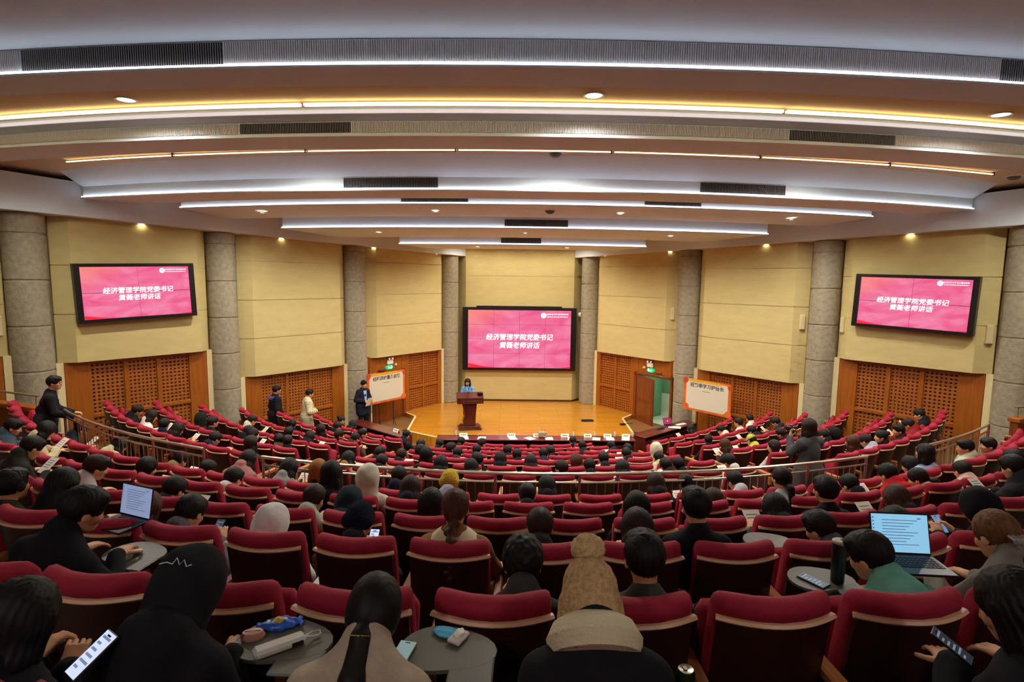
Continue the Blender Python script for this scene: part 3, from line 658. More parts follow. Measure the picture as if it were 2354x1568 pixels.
def bottle(m, x, y, lab, z=.761):
    t = thing('water_bottle', lab, 'bottle', mw=m @ Matrix.Translation((x, y, z)), group='clear water bottles on the judges table')
    c = B(); c.lathe([(0, 0), (.03, 0), (.032, .01), (.032, .13), (.014, .175), (.013, .19), (0, .19)], 14); obj('bottle_body', c, M('bottle_plastic', 'c8ccd0', .15, spec=.6), t, smooth=True)
    c = B(); c.lathe([(0, .188), (.0155, .188), (.0155, .21), (0, .21)], 12); obj('cap', c, M('cap_red', 'c02028', .4), t)
    c = B(); c.lathe([(.0325, .05), (.0325, .105)], 14); obj('wrap_label', c, M('bottle_label', 'd8c8cc', .5), t)
for k, (x, tx) in enumerate(((-2.35, 0), (-.80, 0), (.05, 0), (.95, 0), (1.7, 0), (2.35, 0), (2.95, 0))):
    namecard(dm, x, .12, '', 'white name card on the judges table, %s from left' % nth(k+1))
namecard(dml, .85, .05, '', 'white name card alone on the left side desk')
for k, (x, rz) in enumerate(((-2.3, .1), (-1.75, -.1), (-.75, .2), (-.2, .6), (.42, 0), (1.15, -.1), (1.95, -.2), (2.4, -.1), (2.9, -.2))):
    sheet(dm, x, -.1, rz, 'printed paper sheet on the judges table, %s from left' % nth(k+1), .25, .32)
for k, x in enumerate((-2.6, .3, 1.25, 1.95, 2.6, 3.2)): bottle(dm, x, .2, 'water bottle on the judges table, %s from left' % nth(k+1))
t = thing('gift_bag', 'crumpled beige patterned bag standing on the judges table', 'bag', mw=dm @ Matrix.Translation((.22, .02, .761)))
c = B(); c.cbox((-.14, -.06, 0), (.14, .06, .20), .03); obj('bag_body', c, M('bag_beige', 'b09a78', .8, noise=(18, .5)), t)
c = B(); c.tube([(-.06, 0, .2), (-.05, 0, .27), (.05, 0, .27), (.06, 0, .2)], .006, 6); obj('bag_handle', c, M('bag_beige'), t)
def laptop(m, lab, scr_col, emis, ang=1.9, w=.33, screen='lines', body=None):
    t = thing('laptop', lab, 'laptop', mw=m); body = body or m_bezel
    c = B(); c.cbox((-w/2, -.115, 0), (w/2, .115, .014), .004); obj('keyboard_deck', c, body, t)
    c = B()
    for r in range(5):
        for k in range(13): c.box((-w*.44+k*w*.068, .065-r*.026, .014), (-w*.44+k*w*.068+w*.055, .085-r*.026, .0165))
    tag(obj('keys', c, M('key_dark', '1a2a6a' if screen == 'blue' else '222222', .5), t), kind='stuff')
    lm = Matrix.Translation((0, .115, .012)) @ Matrix.Rotation(pi/2-(ang-pi/2), 4, 'X')   # screen frame: local y up, z towards the user
    c = B(); c.cbox((-w/2, 0, -.008), (w/2, .235, 0), .003); li = obj('lid', c, body, t, mw=lm)
    ms = Memit('laptop_'+scr_col, scr_col, emis)
    c = B(); c.box((-w*.475, .012, 0), (w*.475, .225, .0012)); obj('screen', c, ms, li)
    c = B()
    if screen != 'plain':
        for r in range(9): c.box((-w*.3, .19-r*.017, .0013), (w*(.3-.07*((r*5) % 4)), .1935-r*.017, .0017))
        for r in range(5): c.box((-w*.46, .20-r*.02, .0013), (-w*.435, .208-r*.02, .0017))
        c.box((w*.3, .2, .0013), (w*.36, .206, .0017))
        tag(obj('screen_text', c, Memit('screen_dark_text', '4a6a90', .5), li), kind='stuff')
    else:
        c.lathe([(0, 0), (.03, 0), (.03, .0006), (0, .0006)], 16, (0, .12, .0013)); obj('slide_badge', c, Memit('slide_badge', 'd888a8', .7), li)
    return t
laptop(dmr @ Matrix.Translation((.42, .12, .761)) @ Matrix.Rotation(-.35, 4, 'Z'), 'open laptop with dark pink screen on the right side desk', '8a2850', .6, screen='plain', w=.36)
sheet(dmr, .35, -.12, .5, 'white paper sheet on the right side desk', .3, .42)
t = thing('keyboard', 'pale keyboard lying on the right side desk beside the laptop', 'keyboard', mw=dmr @ Matrix.Translation((.86, -.05, .761)) @ Matrix.Rotation(-.1, 4, 'Z'))
c = B(); c.cbox((-.22, -.08, 0), (.22, .08, .02), .006); obj('case', c, m_pale, t); c = B(); [c.box((-.2+k*.034, -.06+r*.03, .02), (-.172+k*.034, -.036+r*.03, .026)) for k in range(12) for r in range(4)]; tag(obj('keys', c, m_paper, t), kind='stuff')
t = thing('desk_console', 'small black console on the right side desk', 'console', mw=dmr @ Matrix.Translation((-.25, .05, .761)))
c = B(); c.cbox((-.16, -.07, 0), (.16, .07, .03), .01); obj('case', c, m_bezel, t); c = B(); [c.box((-.13+k*.05, -.04, .03), (-.10+k*.05, .03, .036)) for k in range(6)]; obj('buttons', c, m_black, t)

# ------------------------------------------------------------------ guard railing
m_steel = M('rail_steel', 'c8bca8', .28, metal=.85); m_steel_d = M('post_steel', 'a89a88', .35, metal=.8)
RR, ZR, ZE = 14.05, 3.23, 1.96
def railing(label, a0, a1):
    t = thing('guard_railing', label, 'railing', group='curved steel railing along the upper tier')
    arc = lambda r, z, n=30: [(r*sin(a0+(a1-a0)*k/n), YC-r*cos(a0+(a1-a0)*k/n), z) for k in range(n+1)]
    c = B(); c.tube(arc(RR, ZR-.024), .024, 10); obj('top_rail', c, m_steel, t, smooth='a')
    c = B(); c.tube(arc(RR, ZR-.145), .016, 8); obj('lower_rail', c, m_steel, t, smooth='a')
    n = max(1, round(RR*(a1-a0)/1.15))
    for k in range(n+1):
        a = a0+(a1-a0)*k/n*.996+.002*(a1-a0); p = (RR*sin(a), YC-RR*cos(a)); c = B(); c.tube([(p[0], p[1], ZE-.1), (p[0], p[1], ZR-.03)], .02, 8); obj('post', c, m_steel_d, t)
    q = round(RR*(a1-a0)/.12)
    for k in range(1, q):
        a = a0+(a1-a0)*k/q; p = (RR*sin(a), YC-RR*cos(a)); c = B(); c.tube([(p[0], p[1], ZE-.02), (p[0], p[1], ZR-.15)], .0065, 6); obj('baluster', c, m_steel_d, t)
d2 = pi/180
railing('curved steel railing of the upper tier in the middle block', -16.8*d2, 21.2*d2)
railing('curved steel railing of the upper tier on the left side', -40.5*d2, -21.3*d2)
railing('curved steel railing of the upper tier on the right side', 26.2*d2, 38.5*d2)
# timber parapets at the two ends of the upper tier
for sd, lab in ((-1, 'timber topped parapet with white rail at the far left picture edge'), (1, 'timber topped parapet at the far right picture edge')):
    t = thing('parapet', lab, 'parapet', (sd*11.5, 12.3, 1.94), .35*sd)
    c = B(); c.cbox((-1.0, -.08, 0), (1.0, .08, .95), .01); obj('panel', c, m_timber_d, t)
    c = B(); c.cbox((-1.03, -.12, .95), (1.03, .12, 1.05), .015); obj('timber_cap', c, m_timber, t)
    c = B(); c.tube([(-1.0, 0, 1.28), (1.0, 0, 1.28)], .025, 10); obj('rail', c, m_steel, t)
    for x in (-.9, .9):
        c = B(); c.tube([(x, 0, 1.0), (x, 0, 1.28)], .012, 8); obj('rail_bracket', c, m_steel_d, t)
# ================================================================== SEATS
PITCH = .653
PHASE = {'O': -.20, 'A': .14, 'B': -.19, 'C': .116, 'D': -.22, 'E': .09, 'F': -.26, 'G': .09, 'H': -.25, 'I': .10, 'J': -.25, 'K': .10, 'L': -.2}
m_red = M('seat_crimson', 'a01c34', .75, noise=(25, .12), bump=(260, .2), spec=.3)
m_shell = M('seat_shell', '34120d', .42, noise=(12, .2)); m_trimw = M('seat_trim_wood', 'e0ac84', .4); m_arm = Mwood('armrest_wood', 'a05c30', 'bf7844', 14, 1, .35); m_side = M('seat_side', '3a1414', .5)
m_tray = M('tray_grey', '5c584c', .45, noise=(6, .06))
def seat_meshes():
    out = {}; W = .265; n = 12
    cv = lambda x: .075*(x/W)**2
    tl = lambda z: (.98-z)*.22
    # rear shell: curved thin plate
    b = B(); xs = [-W+2*W*k/n for k in range(n+1)]; zs_ = [.28, .5, .7, .898]; vs = []; fs = []
    for lay in (0, .022):
        for z in zs_:
            for x in xs: vs.append((x*(.93 if z < .3 else 1), cv(x)+tl(z)+lay, z))
    m_ = n+1; q = len(zs_)*m_
    for l in (0, 1):
        for j in range(len(zs_)-1):
            for k in range(n): a = l*q+j*m_+k; fs.append((a, a+1, a+1+m_, a+m_))
    for k in range(n): fs.append((k, k+1, q+k+1, q+k)); a = (len(zs_)-1)*m_+k; fs.append((a, a+1, q+a+1, q+a))
    for j in range(len(zs_)-1):
        for e in (0, n): a = j*m_+e; fs.append((a, a+m_, q+a+m_, q+a))
    b.add(vs, fs); me = b.mesh('back_shell'); fixn(me); me.materials.append(m_shell); me.shade_smooth(); me.set_sharp_from_angle(angle=.6); out['back_shell'] = me
    # pale wood edge strip at the top of the shell
    b = B(); W2 = W+.012; pts = [(x*W2/W, cv(x)+tl(.904)+.008, .904) for x in xs]; b.tube(pts, .019, 6, flat=.5); me = b.mesh('wood_trim'); fixn(me); me.materials.append(m_trimw); out['wood_trim'] = me
    # cushion: profile (y,z) lofted along x, rounded ends, rolling back over the trim
    prof = [(.03, .45), (.022, .80), (.020, .908), (.004, .922), (.002, .945), (.018, .968), (.055, .98), (.095, .972), (.122, .94), (.13, .85), (.13, .65), (.12, .45)]
    b = B(); sx = [-W-.005, -W+.004, -W+.022, -W+.06, -.10, 0, .10, W-.06, W-.022, W-.004, W+.005]; vs = []; fs = []; p = len(prof)
    for i, x in enumerate(sx):
        e = min(i, len(sx)-1-i); sh = (.55, .82, .95, 1, 1, 1)[e]; cy_, cz = .07, .66
        for y, z in prof:
            zz = z if z < .6 else .6+(z-.6)*(1-(1-sh)*.22); vs.append((x, cy_+(y-cy_)*sh+cv(min(max(x, -W), W))+tl(zz), zz))
    for i in range(len(sx)-1):
        for k in range(p): a = i*p+k; c = i*p+(k+1) % p; fs.append((a, c, c+p, a+p))
    fs.append(tuple(range(p))); fs.append(tuple((len(sx)-1)*p+k for k in range(p)))
    b.add(vs, fs); me = b.mesh('back_cushion'); fixn(me); me.materials.append(m_red); me.shade_smooth(); me.set_sharp_from_angle(angle=1.); out['back_cushion'] = me
    for nm, mw in (('down', Matrix.Identity(4)), ('up', Matrix.Translation((0, .24, .44)) @ Matrix.Rotation(1.25, 4, 'X') @ Matrix.Translation((0, -.24, -.44)))):
        b = B(); b.cbox((-.245, .22, .36), (.245, .66, .46), .035, mw); me = b.mesh('seat_cushion'); fixn(me); me.materials.append(m_red); me.shade_smooth(); me.set_sharp_from_angle(angle=1.1); out['seat_'+nm] = me
        b = B(); b.cbox((-.23, .24, .335), (.23, .64, .365), .012, mw); me = b.mesh('seat_pan'); fixn(me); me.materials.append(m_shell); out['pan_'+nm] = me
    b = B(); b.prism([(.14, .0), (.42, .0), (.46, .30), (.60, .58), (.60, .64), (.10, .64), (.12, .30)], -.024, .024); me = b.mesh('side_panel')
    for v in me.vertices: x, y, z = v.co; v.co = (z, x, y)
    fixn(me); me.materials.append(m_side); out['side_panel'] = me
    b = B(); b.cbox((-.036, .055, .64), (.036, .60, .685), .01); b.cbox((-.034, .05, .50), (.034, .095, .64), .008); me = b.mesh('armrest'); fixn(me); me.materials.append(m_arm); out['armrest'] = me
    # folding tablet
    pts = []
    for k in range(28):
        a = 2*pi*k/28; r = .182+.02*cos(2*a)+.012*cos(3*a+.6); pts.append((r*1.0*cos(a), r*.86*sin(a)))
    b = B(); b.prism(pts, .0, .016); b.cbox((.03, -.205, .0005), (.205, -.02, .0155), .006); me = b.mesh('writing_tablet'); fixn(me); me.materials.append(m_tray); out['tray'] = me
    b = B(); b.tube([(.17, -.16, .0), (.17, -.16, -.07), (.19, -.16, -.12)], .012, 8); me = b.mesh('tablet_arm'); fixn(me); me.materials.append(m_bezel); out['tray_arm'] = me
    for k_, me in out.items():                    # taller back, sturdier seat
        if k_.startswith('tray'): continue
        for v in me.vertices:
            z = v.co.z; v.co.z = z*1.1 if z < .6 else .66+(z-.6)*1.421; v.co.y *= 1.08
    return out
SM = seat_meshes()
def child(nm, me, par, loc=None):
    o = bpy.data.objects.new(nm, me); COL.objects.link(o); o.parent = par
    if loc: o.location = loc
    return o
ROWTXT = {'E': 'first row behind the railing', 'D': 'second row behind the railing', 'C': 'third row behind the railing', 'B': 'fourth row behind the railing', 'A': 'fifth row behind the railing', 'O': 'sixth row behind the railing',
          'L': 'front row at the judges table', 'K': 'second row from the stage', 'J': 'third row from the stage', 'I': 'fourth row from the stage', 'H': 'fifth row from the stage', 'G': 'sixth row from the stage', 'F': 'last row before the railing'}
# seat indices per row that can be seen in the photograph (aisles and wall ends left free)
def seat_pos(k, s):
    R, zt = ROWS[k]; a = s/R; return (R*sin(a), yc(k)-R*cos(a), zt-SEAT_H), a
def row_slots(k):
    R, zt = ROWS[k]; am = wall_ang(R, .75, yc(k)); out = []
    lim = {'O': (-3, 4), 'A': (-5, 5), 'B': (-8, 6), 'C': (-11, 9), 'D': (-15, 13), 'E': (-19, 17)}.get(k, (-40, 40))
    for i in range(lim[0], lim[1]+1):
        s = PHASE[k]+i*PITCH; a = s/R
        if abs(a) > am-.02: continue
        if k in 'FGHIJKL':
            dl, drr = abs(s+R*sin(20.0*d2)), abs(s-R*sin(21.0*d2))
            if min(dl, drr) < .78: continue
            if k == 'L' and abs(s) > 2.9: continue
            if k == 'K' and abs(a) > 55*d2: continue
        out.append(i)
    return out
SLOTS = {k: row_slots(k) for k in ORDER}
TRAYS = {('O', -2): (.06, .94), ('O', -1): (.12, .93), ('A', -5): (.06, 1.0), ('A', 2): (.115, .93), ('B', 3): (.04, .92)}
def build_seats(occupied):
    for k in ORDER:
        for j, i in enumerate(SLOTS[k]):
            s = PHASE[k]+i*PITCH; p, a = seat_pos(k, s); occ = (k, i) in occupied
            t = thing('auditorium_seat', 'crimson %s seat in the %s, %s seat from left' % ('occupied' if occ else 'empty', ROWTXT[k], nth(j+1)), 'seat', p, a, 'crimson auditorium seats')
            child('back_shell', SM['back_shell'], t); child('wood_trim', SM['wood_trim'], t); child('back_cushion', SM['back_cushion'], t)
            q = 'down' if occ else 'up'; sc = child('seat_cushion', SM['seat_'+q], t); child('seat_pan', SM['pan_'+q], sc)
            sp = child('side_panel', SM['side_panel'], t, (PITCH/2, 0, 0)); child('armrest', SM['armrest'], sp)
            if j == 0 or SLOTS[k][j-1] != i-1:
                sp = child('side_panel', SM['side_panel'], t, (-PITCH/2, 0, 0)); child('armrest', SM['armrest'], sp)
            if (k, i) in TRAYS:
                tr = child('writing_tablet', SM['tray'], t, (*TRAYS[k, i], .785)); child('tablet_arm', SM['tray_arm'], tr)
# ================================================================== PEOPLE
class Vol:
    """signed-distance volume; shapes are blended with a smooth minimum, then meshed with surface nets"""
    def __init__(s, lo, hi, res):
        s.lo = np.array(lo, float); s.res = res; s.n = np.ceil((np.array(hi)-s.lo)/res).astype(int)+1
        s.D = np.full(s.n, .15, np.float32); s.ax = [s.lo[i]+np.arange(s.n[i])*res for i in range(3)]
    def _sl(s, lo, hi):
        a = np.clip(np.floor((lo-s.lo)/s.res).astype(int), 0, s.n); b = np.clip(np.ceil((hi-s.lo)/s.res).astype(int)+1, 0, s.n)
        sl = tuple(slice(a[i], b[i]) for i in range(3))
        return sl, s.ax[0][sl[0]][:, None, None], s.ax[1][sl[1]][None, :, None], s.ax[2][sl[2]][None, None, :]
    def _put(s, sl, d, k, sub):
        o = s.D[sl]; d = d.astype(np.float32)
        if sub:
            d = -d; h = np.maximum(k-np.abs(o-d), 0)/k; s.D[sl] = np.maximum(o, d)+h*h*k*.25
        else:
            h = np.maximum(k-np.abs(o-d), 0)/k; s.D[sl] = np.minimum(o, d)-h*h*k*.25
    def cone(s, a, b, r1, r2=None, k=.03, sub=False, sq=(1, 1, 1)):
        a = np.array(a, float); b = np.array(b, float); r2 = r1 if r2 is None else r2; m = (max(r1, r2)+k+2*s.res)*max(sq)
        sl, x, y, z = s._sl(np.minimum(a, b)-m, np.maximum(a, b)+m)
        ba = (b-a)/sq; L2 = ba@ba+1e-9; px, py, pz = (x-a[0])/sq[0], (y-a[1])/sq[1], (z-a[2])/sq[2]
        t = np.clip((px*ba[0]+py*ba[1]+pz*ba[2])/L2, 0, 1)
        d = np.sqrt((px-t*ba[0])**2+(py-t*ba[1])**2+(pz-t*ba[2])**2)-(r1+(r2-r1)*t)
        s._put(sl, d*min(sq), k, sub); return s
    def ell(s, c, r, k=.03, sub=False, rot=None):
        c = np.array(c, float); r = np.array(r, float); m = r.max()+k+2*s.res
        sl, x, y, z = s._sl(c-m, c+m); p = [x-c[0], y-c[1], z-c[2]]
        if rot is not None:
            R = np.array(rot.to_3x3()).T if hasattr(rot, 'to_3x3') else np.array(rot).T
            p = [R[i, 0]*p[0]+R[i, 1]*p[1]+R[i, 2]*p[2] for i in range(3)]
        k0 = np.sqrt((p[0]/r[0])**2+(p[1]/r[1])**2+(p[2]/r[2])**2); k1 = np.sqrt((p[0]/r[0]**2)**2+(p[1]/r[1]**2)**2+(p[2]/r[2]**2)**2)+1e-6
        s._put(sl, k0*(k0-1)/k1, k, sub); return s
    def plane(s, p, n, k=.01):
        """cut away everything on the side the normal points to"""
        n = np.array(n, float); n /= np.linalg.norm(n); x, y, z = s.ax[0][:, None, None], s.ax[1][None, :, None], s.ax[2][None, None, :]
        d = (x-p[0])*n[0]+(y-p[1])*n[1]+(z-p[2])*n[2]; o = s.D; h = np.maximum(k-np.abs(o-d), 0)/k; s.D = (np.maximum(o, d)+h*h*k*.25).astype(np.float32); return s
    def ripple(s, f):
        s.D = (s.D+f(s.ax[0][:, None, None], s.ax[1][None, :, None], s.ax[2][None, None, :])).astype(np.float32); return s
    def arrays(s):
        D = s.D; D[0] = D[-1] = .1; D[:, 0] = D[:, -1] = .1; D[:, :, 0] = D[:, :, -1] = .1
        sg = D < 0; n = np.array(D.shape)-1; cnt = np.zeros(n, np.int32); pos = np.zeros((*n, 3), np.float32); quads = []; edges = []
        for ax in range(3):
            o = [i for i in range(3) if i != ax]
            A = [slice(None)]*3; Bs = [slice(None)]*3; A[ax] = slice(0, -1); Bs[ax] = slice(1, None)
            e = np.argwhere(sg[tuple(A)] != sg[tuple(Bs)])
            e2 = e.copy(); e2[:, ax] += 1; d0 = D[tuple(e.T)]; d1 = D[tuple(e2.T)]; t = d0/(d0-d1)
            P = e.astype(np.float32); P[:, ax] += t; edges.append((ax, e, sg[tuple(e.T)]))
            for da in (0, 1):
                for db in (0, 1):
                    c = e.copy(); c[:, o[0]] -= da; c[:, o[1]] -= db; np.add.at(cnt, tuple(c.T), 1); np.add.at(pos, tuple(c.T), P)
        act = cnt > 0; idx = np.full(n, -1, np.int64); idx[act] = np.arange(act.sum()); V = pos[act]/cnt[act][:, None]*s.res+s.lo
        for ax, e, ins in edges:
            o = [(ax+1) % 3, (ax+2) % 3]; q = []
            for da, db in ((0, 0), (1, 0), (1, 1), (0, 1)):
                c = e.copy(); c[:, o[0]] -= da; c[:, o[1]] -= db; q.append(idx[tuple(c.T)])
            q = np.stack(q, 1); q[~ins] = q[~ins][:, ::-1]; quads.append(q)
        return V, np.concatenate(quads)[:, ::-1]
def mesh_from(parts, name, mat):
    """parts: list of (V, Q[, matrix]) joined in one mesh"""
    Vs, Qs, o = [], [], 0
    for p in parts:
        V, Q = p[0], p[1]
        if len(p) > 2: m = np.array(p[2]); V = V@m[:3, :3].T+m[:3, 3]
        Vs.append(V); Qs.append(Q+o); o += len(V)
    V = np.concatenate(Vs).astype(np.float32); Q = np.concatenate(Qs).astype(np.int32)
    me = bpy.data.meshes.new(name); me.vertices.add(len(V)); me.vertices.foreach_set('co', V.ravel()); me.loops.add(Q.size); me.loops.foreach_set('vertex_index', Q.ravel())
    me.polygons.add(len(Q)); me.polygons.foreach_set('loop_start', np.arange(0, Q.size, 4, dtype=np.int32)); me.update(calc_edges=True); me.validate(); me.shade_smooth(); me.materials.append(mat); return me
m_skin = M('skin', 'd0986e', .55, noise=(30, .08)); 
m_hair = M('hair', objcol=True, rough=.55, noise=(70, .35), stretch=(1, 1, .25), spec=.22)
m_cloth = M('cloth', objcol=True, rough=.85, noise=(14, .18), bump=(90, .12), spec=.2)
m_knit = M('knit', objcol=True, rough=.95, noise=(60, .3), bump=(120, .8), spec=.1)
def rot(ax, a): return Matrix.Rotation(a, 4, ax)
def head_arrays():
    v = Vol((-.12, -.14, -.22), (.12, .15, .14), .0065)
    v.ell((0, -.012, .025), (.077, .095, .093)); v.ell((0, .022, -.032), (.062, .073, .083), k=.04); v.ell((0, .055, -.085), (.036, .034, .03), k=.03)
    v.cone((0, -.035, -.06), (0, -.045, -.20), .052, .058, k=.03)
    v.cone((0, .088, .005), (0, .104, -.032), .008, .0135, k=.012); v.ell((0, .088, -.063), (.024, .012, .009), k=.008)
    for s_ in (-1, 1):
        v.ell((s_*.080, -.008, -.018), (.011, .021, .031), k=.008); v.ell((s_*.031, .096, .004), (.016, .014, .009), k=.012, sub=True); v.ell((s_*.031, .078, .004), (.013, .012, .011), k=.003)
        v.ell((s_*.042, .066, -.03), (.02, .02, .02), k=.02)
    return v.arrays()
HEAD = head_arrays()
def hand_arrays(curl, side):
    """palm in xy, fingers along +y, back of hand +z; thumb on +x*side"""
    v = Vol((-.085, -.05, -.10), (.085, .20, .05), .0048)
    v.cone((-.02, .0, 0), (-.02, .07, 0), .02, .018, k=.012, sq=(1, 1, .72)); v.cone((.02, .0, 0), (.02, .07, 0), .02, .018, k=.02, sq=(1, 1, .72)); v.cone((0, -.045, 0), (0, .02, 0), .024, .026, k=.02, sq=(1, 1, .75))
    for j, (x, L) in enumerate(((-.031, .062), (-.011, .074), (.011, .079), (.031, .068))):
        x *= -side; p = np.array((x, .078, 0.)); a = 0
        for q, (f, r) in enumerate(((.45, .0088), (.32, .0082), (.26, .0074))):
            a -= curl*(.8, 1.0, .7)[q]; n_ = p+np.array((x*.06, cos(a), sin(a)))*L*f; v.cone(p, n_, r, r-.0006, k=.004); p = n_
    p = np.array((side*.028, .012, -.004)); d = np.array((side*.62, .62, -.35*curl-.12)); d /= np.linalg.norm(d)
    for L, r in ((.038, .0125), (.032, .0102), (.026, .009)):
        n_ = p+d*L; v.cone(p, n_, r, r*.9, k=.006); p = n_; d = d+np.array((-side*.35*curl, .25, -.25*curl)); d /= np.linalg.norm(d)
    return v.arrays()
HANDS = {(c, s_): hand_arrays(c, s_) for c in (.35, .75) for s_ in (-1, 1)}
def pose_joints(lean=-6, side=0, hp=8, hy=0, arms='lap', stand=False, hr=0, slouch=1):
    """joint positions; degrees; y is forward, z up, origin on the floor under the top of the seat back"""
    J = {}; r = lambda d: d*pi/180
    if stand: P = Vector((0, 0, .92)); spine = .53
    else: P = Vector((0, .34+.06*slouch, .53-.03*slouch)); spine = .49-.05*slouch
    T = Matrix.Translation(P) @ rot('Y', r(side)) @ rot('X', -r(lean))
    J['T'] = T; J['pelvis'] = P; up = lambda x, y, z: T @ Vector((x, y, z))
    J['waist'] = up(0, .01, .16); J['chest'] = up(0, 0, .33); J['neck'] = up(0, -.01, spine); hz = 1 if not stand else 1.02
    H = Matrix.Translation(up(0, .0, spine+.02)) @ rot('Y', r(side*.3)) @ rot('X', -r(lean*.3)) @ rot('Z', r(hy)) @ rot('X', -r(hp)) @ rot('Y', r(hr)) @ Matrix.Translation((0, .045, .155))
    J['H'] = H
    for s_, n in ((-1, 'l'), (1, 'r')):
        J['sh'+n] = up(s_*.162, -.005, spine-.085)
        J['hip'+n] = P+Vector((s_*.085, 0, -.01))
        if stand:
            J['kn'+n] = Vector((s_*.10, .02, .50)); J['an'+n] = Vector((s_*.105, -.01, .09)); J['to'+n] = Vector((s_*.12, .13, .035))
            el = up(s_*.255, -.03, .20); wr = up(s_*.27, .06, -.04); hd = Vector((0, .15, -1)); hn = Vector((s_, 0, .1))
            if arms == 'front': el = up(s_*.27, .0, .20); wr = up(s_*.07, .25, .17); hd = Vector((-s_*.8, .5, 0)); hn = Vector((0, .4, 1))
            if arms == 'rail': el = up(s_*.24, .10, .22); wr = up(s_*.17, .38, .16); hd = Vector((-s_*.1, 1, -.15)); hn = Vector((0, .15, 1))
            if arms == 'desk': el = up(s_*.25, .10, .20); wr = up(s_*.13, .28, .22); hd = Vector((-s_*.4, 1, 0)); hn = Vector((0, 0, 1))
            if arms == 'camera': el = up(s_*.23, .14, .28); wr = up(s_*.10, .30, .50); hd = Vector((-s_*.4, .3, 1)); hn = Vector((s_*.5, 1, 0))
        else:
            J['kn'+n] = Vector((s_*.115, .76, .52)); J['an'+n] = Vector((s_*.115, .74, .10)); J['to'+n] = Vector((s_*.125, .88, .04))
            if arms == 'lap': el = up(s_*.235, .08, .20); wr = Vector((s_*.13, .60, .63)); hd = Vector((-s_*.35, 1, -.1)); hn = Vector((0, .1, 1))
            elif arms == 'phone': el = up(s_*.235, .10, .18); wr = P+Vector((s_*.085, .28, .26)); hd = Vector((-s_*.35, .75, .55)); hn = Vector((s_*.5, -.55, .6))
            elif arms == 'tray': el = up(s_*.25, .16, .20); wr = P+Vector((s_*.14, .38, .21)); hd = Vector((-s_*.3, 1, 0)); hn = Vector((0, 0, 1))
            elif arms == 'face':
                el = up(s_*.22, .16, .20); wr = (H @ Vector((s_*.07, .06, -.13))) if s_ > 0 else Vector((s_*.13, .60, .63)); hd = Vector((-.2, .1, 1)) if s_ > 0 else Vector((.3, 1, -.1)); hn = Vector((1, 0, 0)) if s_ > 0 else Vector((0, .1, 1))
        # forearm length limit
        d = wr-el; wr = el+d.normalized()*min(d.length, .26) if arms not in ('face',) else wr
        J['el'+n] = el; J['wr'+n] = wr; hd = hd.normalized(); hn = (hn-hd*hn.dot(hd)).normalized(); hx = hd.cross(hn); m = Matrix((hx, hd, hn)).transposed().to_4x4(); m.translation = wr+hd*.035; J['hd'+n] = m
    return J
def bounds(J, pad=.2):
    ps = [v for v in J.values() if isinstance(v, Vector)]+[J['H'].translation]
    return [min(p[i] for p in ps)-pad for i in range(3)], [max(p[i] for p in ps)+pad for i in range(3)]
def body_mesh(J, curl=.35, res=.016):
    lo, hi = bounds(J, .14); v = Vol(lo, hi, res)
    v.ell(J['chest'], (.135, .095, .16), k=.06, rot=J['T']); v.ell(J['waist'], (.125, .09, .14), k=.06, rot=J['T']); v.ell(J['pelvis'], (.15, .115, .12), k=.06)
    v.cone(J['shl'], J['shr'], .062, k=.06); v.cone(J['chest'], J['neck'], .07, .056, k=.05)
    for n in 'lr':
        v.cone(J['sh'+n], J['el'+n], .05, .039, k=.03); v.cone(J['el'+n], J['wr'+n], .039, .026, k=.02)
        v.cone(J['hip'+n], J['kn'+n], .082, .056, k=.04); v.cone(J['kn'+n], J['an'+n], .053, .036, k=.03); v.cone(J['an'+n], J['to'+n], .038, .033, k=.02)
    return mesh_from([v.arrays(), (*HEAD, J['H'])]+[(*HANDS[curl, -1 if n == 'l' else 1], J['hd'+n]) for n in 'lr'], 'person_body', m_skin)
def top_mesh(J, puff=0., hood=False, quilt=False, long=False, res=.016, collar=True, scarf=False):
    lo, hi = bounds(J, .2); v = Vol(lo, hi, res); g = .022+puff; T = J['T']
    v.ell(J['chest'], (.138+g, .103+g, .165+g), k=.06, rot=T); v.ell(J['waist'], (.132+g, .100+g, .16+g), k=.08, rot=T); v.ell(J['pelvis']+Vector((0, 0, .02)), (.152+g, .115+g, .10+g*.5), k=.08)
    v.cone(J['shl'], J['shr'], .052+g*.7, k=.05)
    for n in 'lr': v.cone(J['neck'], J['sh'+n], .05+g*.5, .050+g*.6, k=.05)
    if long:
        for n in 'lr': v.cone(J['hip'+n]+Vector((0, 0, 0)), J['hip'+n]+(J['kn'+n]-J['hip'+n])*.55, .13+g, .115+g, k=.08)
    for n in 'lr':
        v.cone(J['sh'+n], J['el'+n], .052+g*.85, .043+g*.8, k=.03); v.cone(J['el'+n], J['wr'+n], .043+g*.8, .034+g*.6, k=.025)
    if collar: v.cone(T @ Vector((0, -.012, .44)), T @ Vector((0, -.014, .515)), .082+g*.4, .074+g*.3, k=.03)
    if hood:
        v.ell(T @ Vector((0, -.10, .43)), (.125, .065, .095), k=.05, rot=T); v.ell(T @ Vector((0, -.05, .485)), (.112, .09, .045), k=.03, rot=T)
        
    if scarf: v.ell(T @ Vector((0, -.02, .51)), (.115, .105, .055), k=.03, rot=T)
    if quilt: v.ripple(lambda x, y, z: .007*np.abs(np.sin(z*46+x*2))-.004)
    else: v.ripple(lambda x, y, z: .0035*np.sin(z*31+x*19+np.sin(y*23)*1.5)*np.sin(y*27+x*11))
    # open cuffs: cut past the wrist
    m = mesh_from([v.arrays()], 'jacket', m_cloth); return m
